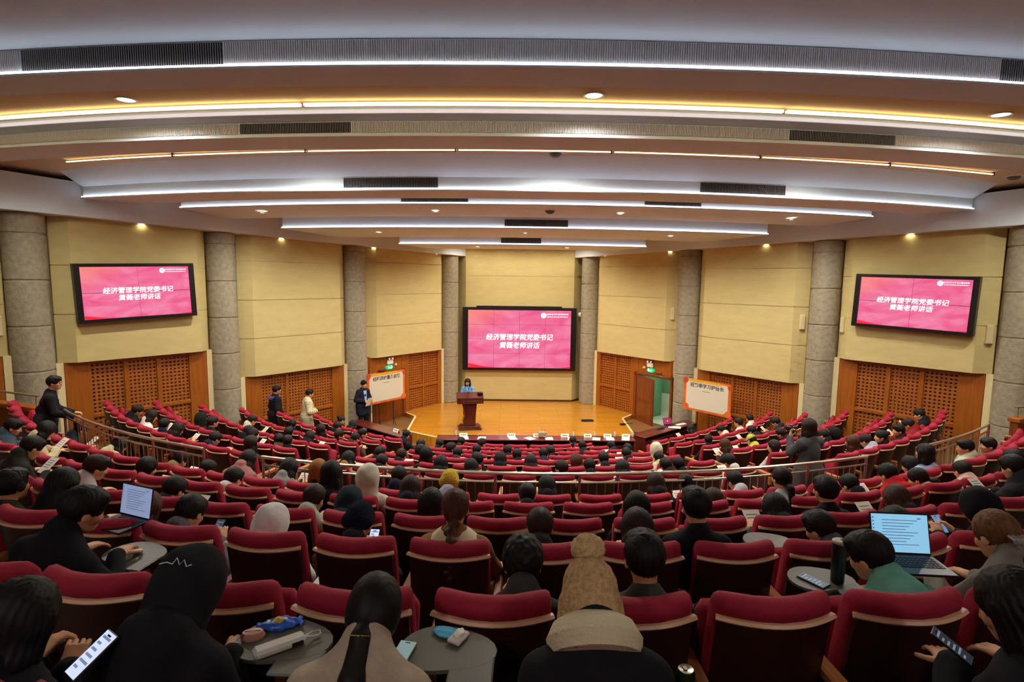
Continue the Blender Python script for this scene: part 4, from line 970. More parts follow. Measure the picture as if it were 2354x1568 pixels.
def legs_mesh(J, res=.018):
    lo, hi = bounds(J, .16); hi[2] = J['pelvis'].z+.2; v = Vol(lo, hi, res)
    v.ell(J['pelvis'], (.165, .13, .12), k=.06)
    for n in 'lr': v.cone(J['hip'+n], J['kn'+n], .098, .074, k=.05); v.cone(J['kn'+n], J['an'+n], .073, .062, k=.03)
    return mesh_from([v.arrays()], 'trousers', m_cloth)
def shoe_mesh(J, n):
    a, t = J['an'+n], J['to'+n]; v = Vol([min(a[i], t[i])-.1 for i in range(3)], [max(a[i], t[i])+.1 for i in range(3)], .009)
    v.cone(Vector((a.x, a.y-.015, .045)), Vector((t.x, t.y, .04)), .046, .043, k=.02, sq=(1, 1, .95)); v.cone(Vector((a.x, a.y, .05)), a, .044, .046, k=.02); v.plane((0, 0, .004), (0, 0, -1)); return mesh_from([v.arrays()], 'shoe', m_cloth)
# ---- hair, head frame: origin head centre, +y face
def hair_mesh(kind):
    v = Vol((-.17, -.34, -.52), (.17, .16, .24), .0085)
    cap = lambda gx=.0, z=0: v.ell((0, -.016, .030+z), (.090+gx, .109+gx, .104+gx))
    face = lambda: (v.ell((0, .128, -.055), (.078, .085, .105), k=.02, sub=True))
    strand = lambda amp=.0035, f=34: v.ripple(lambda x, y, z: amp*np.sin(np.arctan2(x, -y-.0)*f+np.sin(z*30)*1.2))
    if kind in ('short', 'crop', 'curly'):
        cap(.004 if kind != 'curly' else .014); face(); v.plane((0, -.02, -.075), (0, .25, -1), .02)
        for s_ in (-1, 1): v.ell((s_*.085, .035, -.06), (.03, .05, .045), k=.02, sub=True)
        if kind == 'curly': v.ripple(lambda x, y, z: .008*np.sin(x*95)*np.sin(y*90+1)*np.sin(z*85))
        else:
            v.ell((0, .055, .085), (.065, .04, .026), k=.04); strand(.0035, 36)
    elif kind in ('bob', 'long', 'longer', 'brownlong'):
        cap(.006); L = {'bob': -.17, 'long': -.30, 'longer': -.42, 'brownlong': -.27}[kind]
        v.cone((0, -.05, -.01), (0, -.075, L+.05), .098, .088 if kind == 'bob' else .078, k=.05, sq=(1, .62, 1)); face()
        for s_ in (-1, 1):
            v.cone((s_*.08, .0, .02), (s_*.088, .015, max(L, -.22)+.03), .03, .026, k=.03); v.cone((s_*.07, -.05, -.1), (s_*.075, -.06, L+.04), .045, .035, k=.04)
        strand(.0035, 30)
    elif kind in ('pony', 'ponybend', 'highpony', 'claw', 'braid', 'bun'):
        cap(.003); face(); v.plane((0, -.02, -.075), (0, .4, -1), .02)
        for s_ in (-1, 1): v.ell((s_*.092, .03, -.07), (.03, .05, .05), k=.02, sub=True)
        strand(.0025, 44)
        if kind == 'pony': [v.cone(a, b_, r1, r2, k=.02) for a, b_, r1, r2 in (((0, -.105, -.035), (0, -.165, -.06), .026, .034), ((0, -.165, -.06), (0, -.20, -.22), .036, .034), ((0, -.20, -.22), (0, -.20, -.38), .034, .012))]
        if kind == 'ponybend':
            v.ell((0, -.03, -.02), (.095, .10, .10), k=.03); v.ell((0, .12, -.05), (.08, .09, .11), k=.02, sub=True)
            [v.cone(a, b_, r1, r2, k=.02) for a, b_, r1, r2 in (((0, -.105, -.05), (0, -.135, -.10), .028, .030), ((0, -.135, -.10), (0, -.155, -.23), .034, .042), ((0, -.155, -.23), (0, -.13, -.42), .042, .014))]
        if kind == 'highpony': [v.cone(a, b_, r1, r2, k=.02) for a, b_, r1, r2 in (((0, -.11, .05), (0, -.17, .05), .026, .034), ((0, -.17, .05), (0, -.20, -.09), .036, .034), ((0, -.2, -.09), (0, -.185, -.25), .034, .012))]
        if kind == 'bun': v.ell((0, -.125, .065), (.048, .045, .045), k=.015)
        if kind == 'claw': v.cone((0, -.10, -.05), (.01, -.14, -.13), .034, .042, k=.03); v.cone((.01, -.14, -.13), (.02, -.12, -.36), .045, .03, k=.03); strand(.003, 30)
        if kind == 'braid':
            v.ell((0, -.10, .0), (.06, .05, .07), k=.03); v.cone((0, -.12, -.03), (0, -.25, -.12), .026, .024, k=.02); v.cone((0, -.25, -.12), (0, -.285, -.36), .022, .014, k=.02)
            for q in range(9): v.ell(((-1)**q*.013, -.14-.05*min(q, 2)-.006*q, -.05-.036*q), (.038-.0018*q, .034, .027), k=.008)
    elif kind == 'beanie':
        v.ell((0, -.016, .038), (.098, .117, .112)); v.plane((0, 0, -.03), (0, .35, -1), .02); v.cone((-.06, -.07, -.0), (.06, -.07, -.0), .05, k=.03); v.plane((0, 0, -.045), (0, .35, -1), .01); v.ripple(lambda x, y, z: .003*np.sin(np.arctan2(x, -y)*46))
    elif kind == 'hoodup':
        v.ell((0, -.030, .025), (.118, .132, .130)); v.cone((0, -.05, -.06), (0, -.065, -.19), .115, .125, k=.06, sq=(1, .85, 1)); v.ell((0, .135, -.03), (.085, .12, .12), k=.03, sub=True); v.ripple(lambda x, y, z: .004*np.sin(z*38+y*20)*np.sin(x*30))
    elif kind == 'cap':
        v.ell((0, -.012, .04), (.096, .114, .098)); v.plane((0, 0, .005), (0, -.12, -1), .01); v.cone((-.035, .10, .012), (.035, .10, .012), .055, k=.015, sq=(1, 1.25, .16))
    elif kind == 'pompom':
        v.ell((0, -.014, .030), (.098, .114, .115)); v.plane((0, 0, -.07), (0, .3, -1), .02); v.ripple(lambda x, y, z: .0035*np.sin(np.arctan2(x, -y)*40))
        for s_ in (-1, 1): v.cone((s_*.082, -.01, -.02), (s_*.088, .0, -.14), .034, .042, k=.03)
        v.cone((0, -.07, -.03), (0, -.085, -.12), .082, .088, k=.04, sq=(1, .6, 1))
    elif kind == 'pomball':
        v.ell((0, -.03, .165), (.064, .062, .055)); v.ripple(lambda x, y, z: .007*np.sin(x*170)*np.sin(y*160)*np.sin(z*165))
    elif kind == 'headband':
        v.cone((-.09, -.0, .03), (0, -.01, .135), .012, k=.01); v.cone((0, -.01, .135), (.09, 0, .03), .012, k=.01); v.ell((-.093, -.005, 0), (.02, .035, .04), k=.01); v.ell((.093, -.005, 0), (.02, .035, .04), k=.01)
    return mesh_from([v.arrays()], kind, m_hair if kind not in ('beanie', 'hoodup', 'cap', 'pompom', 'pomball', 'headband') else (m_cloth if kind in ('hoodup', 'cap', 'headband') else m_knit))
HAIR = {}
def hair(kind):
    if kind not in HAIR: HAIR[kind] = hair_mesh(kind)
    return HAIR[kind]
POSES = {'up': dict(lean=-6, hp=4, slouch=0), 'phone': dict(lean=-4, hp=34, arms='phone'), 'lean': dict(lean=10, hp=24, arms='tray'), 'hunch': dict(lean=26, hp=30, arms='tray'),
         'left': dict(lean=-4, hp=8, hy=42), 'right': dict(lean=-4, hp=8, hy=-42), 'tiltl': dict(lean=0, side=-11, hp=24, arms='phone', hr=-6), 'tiltr': dict(lean=0, side=11, hp=24, arms='phone', hr=6),
         'bend': dict(lean=34, hp=30, arms='tray'), 'face': dict(lean=2, hp=16, hy=12, arms='face'), 'leanr': dict(lean=14, side=10, hp=20, hy=-25, arms='tray'), 'leanl': dict(lean=14, side=-10, hp=20, hy=25, arms='tray'),
         'stand': dict(stand=True, lean=0, hp=2), 'front': dict(stand=True, lean=2, hp=6, arms='front'), 'rail': dict(stand=True, lean=12, hp=0, hy=-20, arms='rail'), 'desk': dict(stand=True, lean=5, hp=8, arms='desk'), 'camera': dict(stand=True, lean=2, hp=0, arms='camera')}
PJ = {}; PM = {}
def joints(p):
    if p not in PJ: PJ[p] = pose_joints(**POSES[p])
    return PJ[p]
def pm(key, fn):
    if key not in PM: PM[key] = fn()
    return PM[key]
STYLE = {'jacket': {}, 'coat': dict(puff=.012, long=True), 'puffer': dict(puff=.035, quilt=True), 'hoodie': dict(hood=True, puff=.008), 'puffhood': dict(hood=True, puff=.035, quilt=True), 'longpuffer': dict(puff=.04, quilt=True, long=True), 'scarf': dict(scarf=True, puff=.02)}
CHAIR_NAME = {'jacket': 'jacket', 'coat': 'coat', 'puffer': 'puffer_jacket', 'hoodie': 'hoodie', 'puffhood': 'hooded_puffer', 'longpuffer': 'long_puffer_coat', 'scarf': 'coat'}
def rgba(h): return (*lin(h), 1)
def person(label, mw, pose, hkind, hcol, style, ccol, lcol='1a1a22', hat=None, hatcol=None, group=None, sole=None):
    J = joints(pose); st = 'stand' in POSES[pose]; curl = .75 if POSES[pose].get('arms') in ('phone', 'front', 'rail', 'camera', 'face') else .35
    o = bpy.data.objects.new('person', pm(('body', pose), lambda: body_mesh(J, curl))); COL.objects.link(o); o.matrix_basis = mw; tag(o, label, 'person', group)
    def ch(nm, me, col, m=None, lab=None):
        c = bpy.data.objects.new(nm, me); COL.objects.link(c); c.parent = o; c.color = rgba(col)
        if m is not None: c.matrix_basis = m
        return c
    ch(CHAIR_NAME[style], pm((style, pose), lambda: top_mesh(J, **STYLE[style])), ccol)
    ch('trousers', pm(('legs', pose), lambda: legs_mesh(J)), lcol)
    for n in 'lr': ch('shoe', pm(('shoe', pose if st else 'up', n), lambda: shoe_mesh(J, n)), '2a2626')
    H = J['H']
    if hkind: ch('hair', hair(hkind), hcol, H)
    if hat: ch({'hoodup': 'hood', 'cap': 'cap', 'beanie': 'beanie', 'pompom': 'knit_hat', 'headband': 'headphones'}[hat], hair(hat), hatcol or ccol, H)
    return o
PEOPLE = [
  ('O', -3, -0.18, -0.06, 'tiltr', 'long', '15110f', 'puffer', '16151a', 'long black hair and black jacket', None, None) ,
  ('O', -2, -0.27, 0.02, 'bend', 'short', '15110f', 'hoodie', '16151a', 'black hood up and black coat', 'hoodup', '17151a') ,
  ('O', -1, -0.15, -0.04, 'bend', 'ponybend', '15110f', 'coat', 'b4a28c', 'black ponytail and beige coat', None, None) ,
  ('O', 0, 0.07, 0.04, 'bend', None, '15110f', 'scarf', '16151a', 'beige pompom hat and black coat', 'pompom', 'd4ac7c') ,
  ('O', 3, -0.19, 0.01, 'leanl', 'long', '15110f', 'puffer', '16151a', 'black hair and bulky black coat', None, None) ,
  ('A', -5, -0.07, 0.1, 'leanr', 'short', '15110f', 'jacket', '16151a', 'short black hair and black jacket', None, None) ,
  ('A', -1, 0.14, -0.02, 'phone', 'curly', '15110f', 'jacket', '3a3834', 'curly black hair and grey jacket', None, None) ,
  ('A', 0, 0.1, -0.03, 'up', 'crop', '15110f', 'jacket', '3c4038', 'cropped black hair and dark jacket', None, None) ,
  ('A', 3, -0.3, -0.05, 'leanl', 'short', '15110f', 'hoodie', '6fb09a', 'black hair and mint green hoodie', None, None) ,
  ('A', 4, -0.3, 0.04, 'lean', 'claw', '6a4424', 'coat', '7a7468', 'brown clipped ponytail and grey coat', None, None) ,
  ('B', -5, 0.01, -0.06, 'phone', 'bob', '4a2a18', 'jacket', '4a1c1c', 'brown bob and dark red top', None, None) ,
  ('B', -4, -0.23, -0.05, 'phone', 'short', '15110f', 'jacket', '5a5a60', 'black hair and grey jacket', None, None) ,
  ('B', -3, -0.17, -0.1, 'phone', None, '15110f', 'hoodie', 'dcd8d0', 'white hood up and white jacket', 'hoodup', 'dcd8d0') ,
  ('B', -2, -0.11, -0.04, 'phone', None, '15110f', 'jacket', '20222c', 'navy beanie and dark jacket', 'beanie', '1a2030') ,
  ('B', -1, 0.01, 0.04, 'up', 'braid', '4a2418', 'coat', '8a6434', 'brown braid and camel coat', None, None) ,
  ('B', 0, -0.02, -0.03, 'phone', 'short', '2a1a12', 'jacket', '2a2624', 'short dark hair and black jacket', None, None) ,
  ('B', 1, 0.07, -0.03, 'phone', 'brownlong', '2a1a12', 'jacket', '1c1818', 'long dark brown hair and black top', None, None) ,
  ('B', 2, -0.2, 0.07, 'up', 'short', '15110f', 'jacket', '101014', 'short black hair and wide black jacket', None, None) ,
  ('B', 4, -0.19, -0.12, 'leanl', 'short', '15110f', 'jacket', '55565c', 'black hair and grey jacket, leaning', None, None) ,
  ('B', 5, -0.3, -0.12, 'lean', 'short', '15110f', 'jacket', '16151a', 'black hair and black jacket', None, None) ,
  ('B', 6, -0.3, 0.03, 'phone', None, '15110f', 'hoodie', '121018', 'black hood up and black jacket', 'hoodup', '121018') ,
  ('B', -7, 0.17, -0.04, 'up', 'short', '15110f', 'jacket', '3c3a28', 'black headphones and olive jacket', 'headband', '202020') ,
  ('B', -6, -0.3, 0.01, 'lean', 'long', '15110f', 'jacket', '16151a', 'long black hair and black top', None, None) ,
  ('C', -4, 0.09, -0.03, 'phone', 'short', '2a1a12', 'jacket', 'a8b8a8', 'dark hair and pale green shirt', None, None) ,
  ('C', -3, -0.3, -0.09, 'hunch', None, '15110f', 'hoodie', '182028', 'dark navy hood and jacket', 'hoodup', '18242c') ,
  ('C', -2, 0.02, -0.07, 'up', 'bob', '15110f', 'jacket', '16151a', 'black bob and black top', None, None) ,
  ('C', 1, -0.02, -0.07, 'up', 'long', '15110f', 'jacket', '181418', 'long black hair and black top', None, None) ,
  ('C', 3, 0.14, -0.06, 'phone', 'bob', '15110f', 'jacket', '2a2a30', 'black bob and dark top', None, None) ,
  ('C', 4, -0.1, 0.03, 'up', 'short', '15110f', 'coat', '141216', 'short black hair and black coat', None, None) ,
  ('C', 5, 0.24, -0.05, 'phone', 'bob', '3a2418', 'jacket', '2c2020', 'dark brown bob and brown top', None, None) ,
  ('C', -6, -0.21, -0.07, 'phone', 'short', '15110f', 'jacket', '16151a', 'short black hair and black top', None, None) ,
  ('C', -8, -0.27, 0.01, 'leanr', 'crop', '2a1a12', 'jacket', 'c8c8c0', 'cropped hair and striped white top', None, None) ,
  ('D', -6, 0.14, -0.05, 'phone', 'short', '15110f', 'jacket', 'dcd8d0', 'black hair and white top', None, None) ,
  ('D', -3, 0.1, 0.05, 'up', None, '15110f', 'hoodie', 'c9c2ac', 'cream hood up and cream jacket', 'hoodup', 'c9c2ac') ,
  ('E', -5, 0.07, 0.02, 'up', 'brownlong', '8a5a20', 'jacket', '16151a', 'golden brown hair and black top', None, None) ,
  ('D', -4, 0.3, 0.07, 'up', 'long', '15110f', 'hoodie', '16151a', 'long black hair and black hoodie', None, None) ,
  ('D', -2, -0.1, 0.01, 'phone', 'brownlong', '2a1a12', 'jacket', '1c1c28', 'long dark brown hair, navy top', None, None) ,
  ('D', -1, -0.3, 0.05, 'lean', None, '15110f', 'puffer', 'b0b4c8', 'yellow knit beanie and striped jacket', 'beanie', 'd0b040') ,
  ('D', 0, -0.01, -0.03, 'phone', 'short', '15110f', 'jacket', '16151a', 'black hair and black jacket', None, None) ,
  ('D', 3, 0.3, -0.12, 'phone', 'long', '2a1a12', 'jacket', '241818', 'long brown hair and dark top', None, None) ,
  ('D', 5, -0.24, 0.04, 'up', 'pony', '15110f', 'hoodie', 'a8aca8', 'black ponytail and pale grey hoodie', None, None) ,
  ('D', 9, -0.22, -0.12, 'leanl', 'pony', '15110f', 'jacket', 'd0c8a8', 'black ponytail and cream top', None, None) ,
  ('D', 10, -0.19, -0.12, 'leanr', 'short', '15110f', 'puffhood', 'c8a898', 'black hair and pink puffer', None, None) ,
  ('D', 12, -0.02, -0.12, 'lean', 'long', '15110f', 'puffer', 'c8b8a8', 'pale pink puffer coat', None, None) ,
  ('D', 8, -0.3, -0.01, 'lean', 'short', '15110f', 'puffhood', 'c01c24', 'black hair and bright red coat', None, None) ,
  ('E', -10, 0.29, -0.12, 'hunch', 'short', '15110f', 'jacket', 'a08858', 'black hair and tan jacket', None, None) ,
  ('D', -8, -0.29, -0.12, 'leanr', 'longer', '15110f', 'jacket', 'a88c30', 'long black hair and yellow jacket', None, None) ,
  ('E', -8, -0.06, -0.12, 'phone', 'short', '15110f', 'jacket', '16151a', 'short black hair, black top', None, None) ,
  ('E', -7, -0.17, 0.07, 'hunch', 'long', '15110f', 'puffer', 'a06a64', 'long black hair and pink vest', None, None) ,
  ('E', -6, 0.14, 0.06, 'phone', 'bob', '15110f', 'hoodie', '8c8c8c', 'black bob and grey white hoodie', None, None) ,
  ('E', -3, -0.13, 0.07, 'phone', 'short', '15110f', 'jacket', '1c2236', 'black hair and navy top', None, None) ,
  ('E', 0, -0.01, 0.01, 'phone', 'long', '15110f', 'jacket', '16151a', 'long black hair and black top', None, None) ,
  ('E', 2, 0.21, 0.03, 'phone', 'long', '2a1a12', 'jacket', '16151a', 'long brown hair and black top', None, None) ,
  ('E', 3, 0.14, -0.04, 'hunch', 'short', '15110f', 'jacket', '16151a', 'dark hair, bent forward', None, None) ,
  ('E', 4, 0.11, 0.01, 'phone', 'short', '15110f', 'jacket', 'c8ccd4', 'black hair and white top', None, None) ,
  ('E', -12, -0.15, -0.12, 'hunch', 'bob', '15110f', 'puffhood', 'ccc49a', 'black bob and big cream coat', None, None) ,
  ('E', 10, -0.04, -0.12, 'leanl', 'bob', '15110f', 'jacket', 'a0a4a0', 'black bob and grey top', None, None) ,
  ('E', 9, 0.3, 0.05, 'up', 'bob', '15110f', 'hoodie', '8c9cb8', 'black bob and light blue hoodie', None, None) ,
  ('E', 12, -0.18, 0.02, 'left', 'short', '15110f', 'puffer', 'c0c0a4', 'short black hair and cream jacket', None, None) ,
  ('E', 13, 0.18, -0.09, 'left', 'short', '15110f', 'jacket', '8c8c84', 'dark hair and grey jacket', None, None) ,
  ('C', 8, 0.12, 0.1, 'lean', 'short', '15110f', 'puffer', '1c1a1c', 'dark hair and black puffer', None, None) ,
  ('D', 7, -0.11, -0.1, 'hunch', 'short', '15110f', 'jacket', '101018', 'black hair and black top', None, None) ,
  ('E', -17, 0.28, 0.03, 'right', 'crop', '15110f', 'jacket', '1c1a22', 'short black hair and dark jacket', None, None) ,
  ('D', -14, -0.14, -0.04, 'leanr', 'short', '15110f', 'puffer', '3c4c58', 'dark hair and slate blue coat', None, None) ,
  ('D', -13, 0.3, 0.07, 'hunch', 'bob', '15110f', 'coat', 'c8b890', 'black bob and cream coat', None, None) ,
  ('E', -15, 0.06, -0.12, 'hunch', 'bun', '15110f', 'jacket', '1c2028', 'black bun and dark jacket', None, None) ,
  ('C', -10, -0.2, 0.1, 'hunch', 'short', '15110f', 'jacket', '242018', 'dark hair and black jacket', None, None) ,
]
LOWP = [('F', -16, -0.11, 'short', '16151a'), ('F', -15, 0.2, 'bob', 'dcd8d0'), ('F', -12, -0.05, 'bob', '2a1a22'), ('F', -13, 0.2, 'short', '1c2236'), ('G', -12, -0.16, 'short', '16151a'), ('F', -10, 0.01, 'short', '1c2236'), ('G', -13, -0.03, 'hoodup', '1a2018'), ('H', -12, -0.03, 'short', 'd8d0b8'), ('G', -10, -0.05, 'bob', '4a3028'), ('G', -11, 0.19, 'short', '16151a'), ('F', -8, -0.02, 'long', '3a2420'), ('H', -9, 0.05, 'short', '16151a'), ('G', -9, 0.2, 'short', '6a5030'), ('G', -8, -0.2, 'short', '16151a'), ('H', -8, -0.01, 'long', '201a18'), ('I', -11, 0.2, 'pony', '16151a'), ('I', -9, 0.2, 'long', '241c1c'), ('J', -9, 0.1, 'short', '16151a'), ('K', -10, -0.19, 'bun', '16151a'), ('K', -9, -0.2, 'long', '16151a'), ('J', -7, 0.04, 'short', '2a2028'), ('I', -8, 0.06, 'short', '16151a'), ('F', -5, 0.08, 'bob', '9a7434'), ('I', -7, -0.11, 'short', '3a2a1c'), ('G', -5, -0.1, 'short', '16151a'), ('K', -6, 0.08, 'short', '16151a'), ('G', -4, -0.14, 'short', '16151a'), ('F', -4, 0.09, 'short', '2a2018'), ('I', -4, -0.2, 'short', '1c2236'), ('H', -3, -0.17, 'long', '16151a'), ('J', -3, -0.12, 'short', '16151a'), ('G', -3, -0.2, 'long', '16151a'), ('K', -3, -0.13, 'short', '2a2a1c'), ('I', -3, -0.04, 'short', '16151a'), ('H', -2, -0.04, 'short', '3a3026'), ('F', -2, -0.13, 'long', '16151a'), ('K', -2, -0.06, 'short', '16151a'), ('I', -2, -0.03, 'short', '16151a'), ('F', -1, -0.08, 'bob', '242018'), ('G', -2, 0.2, 'short', '16151a'), ('G', -1, -0.06, 'bob', '16151a'), ('I', -1, 0.2, 'short', '16151a'), ('H', 0, 0.11, 'short', '16151a'), ('G', 0, -0.1, 'long', '161218'), ('H', 1, -0.08, 'short', '1c2236'), ('I', 1, -0.06, 'short', '16151a'), ('L', 3, -0.2, 'short', '16151a'), ('J', 3, -0.17, 'short', '181c18'), ('G', 1, 0.17, 'brownlong', '5a3018'), ('F', 2, -0.03, 'short', '16151a'), ('F', 1, 0.13, 'short', '5a5030'), ('G', 2, 0.09, 'short', '242424'), ('J', 4, -0.04, 'short', '1c2236'), ('I', 4, -0.2, 'short', '1c4a38'), ('H', 4, -0.16, 'short', '16151a'), ('F', 3, -0.11, 'long', '202030'), ('G', 4, -0.2, 'pony', 'c4bc94'), ('H', 5, -0.2, 'hoodup', 'c8c4a8'), ('K', 9, -0.2, 'long', '16151a'), ('I', 7, 0.16, 'short', '14161c'), ('J', 10, 0.13, 'short', 'd8d0b8'), ('J', 11, 0.2, 'short', 'dcd8d0'), ('J', 13, 0.01, 'short', 'd8d0b8'), ('I', 10, 0.2, 'short', '202018'), ('H', 9, 0.01, 'cap', 'b8c048'), ('F', 6, 0.2, 'short', 'd0ccc0'), ('I', 13, -0.2, 'crop', '1c2236'), ('G', 8, 0.2, 'long', 'c0bcb0'), ('H', 11, 0.2, 'short', '301820'), ('G', 11, 0.07, 'short', '16151a'), ('G', 12, -0.2, 'hoodup', '18161a'), ('F', 11, -0.2, 'brownlong', '3a3030'), ('F', 12, -0.01, 'short', 'a8a8b8'), ('F', 13, -0.15, 'bun', '16151a'), ('F', 14, 0.13, 'short', '301818'), ('F', 16, -0.2, 'short', '801c20'), ('F', 18, -0.2, 'short', '16151a'), ('F', 4, 0.2, 'short', '2a1c1c'), ('F', 5, -0.2, 'short', '16151a'), ('H', 8, 0.01, 'brownlong', '2a2020'), ]
# ------------------------------------------------------------------ audience
CNAMES = [('black', (.02, .02, .02)), ('navy', (.03, .04, .09)), ('grey', (.12, .12, .12)), ('light grey', (.4, .4, .4)), ('white', (.75, .72, .68)), ('cream', (.66, .6, .42)), ('yellow', (.5, .5, .08)), ('tan', (.3, .2, .07)), ('brown', (.06, .03, .015)), ('dark red', (.10, .015, .02)), ('red', (.35, .02, .02)), ('green', (.02, .08, .05)), ('lilac', (.4, .4, .5))]
def cname(h):
    c = lin(h); return min(CNAMES, key=lambda q: sum((math.sqrt(a)-math.sqrt(b_))**2 for a, b_ in zip(c, q[1])))[0]
HN = {'short': 'short black hair', 'crop': 'cropped black hair', 'bob': 'black bob', 'long': 'long black hair', 'longer': 'long black hair', 'brownlong': 'long brown hair', 'pony': 'black ponytail', 'bun': 'black bun', 'hoodup': 'hood up', 'cap': 'yellow cap'}
ROWP = {k: v.replace('the ', '') for k, v in ROWTXT.items()}
PS = 1.07
occ = set(); entries = []
for (k, i, dx, dz, pose, hk, hc, st, cc, desc, hat, hatc) in PEOPLE:
    entries.append((k, PHASE[k]+i*PITCH+dx, dz, pose, hk, hc, st, cc, desc, hat, hatc)); occ.add((k, i))
for (k, i, dx, hk, cc) in LOWP:
    pose = rnd.choice(('up', 'phone', 'phone', 'lean', 'left', 'right', 'tiltl', 'tiltr')); st = rnd.choice(('jacket', 'jacket', 'puffer', 'hoodie'))
    hat = hk if hk in ('hoodup', 'cap') else None; hatc = 'b8c048' if hk == 'cap' else cc
    base = HN[hk]; desc = '%s and %s %s' % (base, cname(cc), {'jacket': 'top', 'puffer': 'puffer', 'hoodie': 'hoodie'}[st])
    if hat: st = 'hoodie'; desc = '%s and %s hoodie' % (base, cname(cc))
    hc = '4a2a18' if hk == 'brownlong' else rnd.choice(('15110f', '15110f', '1c1512', '241812'))
    entries.append((k, PHASE[k]+i*PITCH+dx, 0, pose, None if hat == 'hoodup' else ('short' if hat else hk), hc, st, cc, desc, hat, hatc)); occ.add((k, i))
build_seats(occ)
placed = {}
for k in ORDER:
    rowp = sorted([e for e in entries if e[0] == k], key=lambda e: e[1])
    for j, (k_, s, dz, pose, hk, hc, st, cc, desc, hat, hatc) in enumerate(rowp):
        p, a = seat_pos(k, s)
        mw = Matrix.Translation((p[0], p[1], p[2]+dz)) @ rot('Z', a) @ Matrix.Scale(PS, 4)
        lab = 'person with %s, %s, %s from left' % (desc, ROWP[k], nth(j+1))
        placed[desc] = (person(lab, mw, pose, hk, hc, st, cc, rnd.choice(('1a1c26', '22222a', '2c3444', '18181a')), hat, hatc, 'seated audience'), pose)
def programme(o, pose, lab, big):
    J = joints(pose); c = (J['wrl']+J['wrr'])/2+Vector((.0, .10, .05)); w_, h_ = (.17, .24) if big else (.15, .21)
    t = thing('programme_sheet', lab, 'paper', mw=o.matrix_basis @ Matrix.Translation(c) @ rot('X', .7), group='programme sheets in the audience')
    b = B(); b.box((-w_/2, -h_/2, 0), (w_/2, h_/2, .003)); obj('page', b, m_paper, t)
    b = B()
    for q in range(4): b.box((-w_*.35, h_*(.28-.14*q), .0032), (w_*.3, h_*(.31-.14*q), .0036))
    obj('print_lines', b, m_ink2, t)
for k in ORDER:
    people_row = [o for o in COL.objects if o.name.startswith('person') and o.get('group') == 'seated audience' and ROWP[k] in o['label']]
    for j, o in enumerate(people_row):
        pose = next((p for p in POSES if ('body', p) in PM and PM['body', p] == o.data), 'up')
        if POSES[pose].get('arms') in ('phone', 'tray') and k in 'CDEFGHIJKL' and (j*7+ord(k)) % 5 < 3:
            programme(o, pose, 'white programme sheet, %s, held by %s person from left' % (ROWP[k], nth(j+1)), j % 2)
def part_of(desc, nm, b, mat, m=None, smooth=False):
    return obj(nm, b, mat, placed[desc][0], mw=m, smooth=smooth)
# details that mark single people out
o, p_ = placed['beige pompom hat and black coat']; H = joints(p_)['H']
c_ = bpy.data.objects.new('pompom', hair('pomball')); COL.objects.link(c_); c_.parent = o; c_.matrix_basis = H; c_.color = rgba('dcb884')
T = joints(p_)['T']
b = B(); b.lathe([(.09, -.06), (.155, -.05), (.165, .0), (.14, .05), (.105, .07), (.09, .05)], 28); part_of('beige pompom hat and black coat', 'scarf', b, M('scarf_cream', 'd8c8a4', .9, bump=(90, .6)), T @ Matrix.Translation((0, .0, .475)) @ rot('X', -.25), 'a')
o, p_ = placed['brown braid and camel coat']; T = joints(p_)['T']
b = B(); b.lathe([(.085, .555), (.115, .535), (.175, .475), (.225, .40), (.245, .34), (.238, .325), (.215, .36), (.165, .44), (.105, .50), (.085, .52)], 36, sy=.76); part_of('brown braid and camel coat', 'collar', b, M('collar_cream', 'd8cca4', .85), T @ Matrix.Translation((0, -.012, 0)), 'a')
for z, r_ in ((.375, .2375), (.41, .2225)):
    b = B(); b.lathe([(r_-.004, -.005), (r_+.004, -.005), (r_+.001, .005), (r_-.006, .005)], 36, sy=.76); part_of('brown braid and camel coat', 'collar_stripe', b, M('stripe_brown', '4a3416', .9), T @ Matrix.Translation((0, -.012, z)))
o, p_ = placed['black ponytail and beige coat']; H = joints(p_)['H']
b = B(); b.lathe([(.026, -.012), (.036, -.008), (.036, .008), (.026, .012)], 16); part_of('black ponytail and beige coat', 'hair_tie', b, M('hair_tie_gold', 'b89a40', .5), H @ Matrix.Translation((0, -.136, -.10)) @ rot('X', .1))
o, p_ = placed['brown clipped ponytail and grey coat']; H = joints(p_)['H']
b = B()
for q in range(5): b.tube([(-.045+.022*q, -.115, -.005), (-.05+.024*q, -.15, -.03), (-.045+.022*q, -.16, -.07)], .008, 6)
b.tube([(-.055, -.15, -.035), (.055, -.15, -.035)], .012, 8); part_of('brown clipped ponytail and grey coat', 'claw_clip', b, M('clip_grey', '8a857c', .3), H)
o, p_ = placed['black hood up and black coat']; H = joints(p_)['H']
b = B(); pts = [(-.06, -.0), (-.03, .006), (-.005, .0), (.005, .022), (.02, .0), (.03, .018), (.045, -.004), (.06, .004)]
b.tube([(x, -.166+abs(x)*.2, .05+y) for x, y in pts], .0022, 5); part_of('black hood up and black coat', 'script_logo', b, M('thread_white', 'c8c8c8', .7), H)
o, p_ = placed['cropped hair and striped white top']; T = joints(p_)['T']
for q in range(5):
    b = B(); b.lathe([(.178, -.012), (.186, -.01), (.186, .01), (.178, .012)], 28, sy=.76); part_of('cropped hair and striped white top', 'stripe', b, M('stripe_black', '17151a', .9), T @ Matrix.Translation((0, 0, .14+.05*q)))
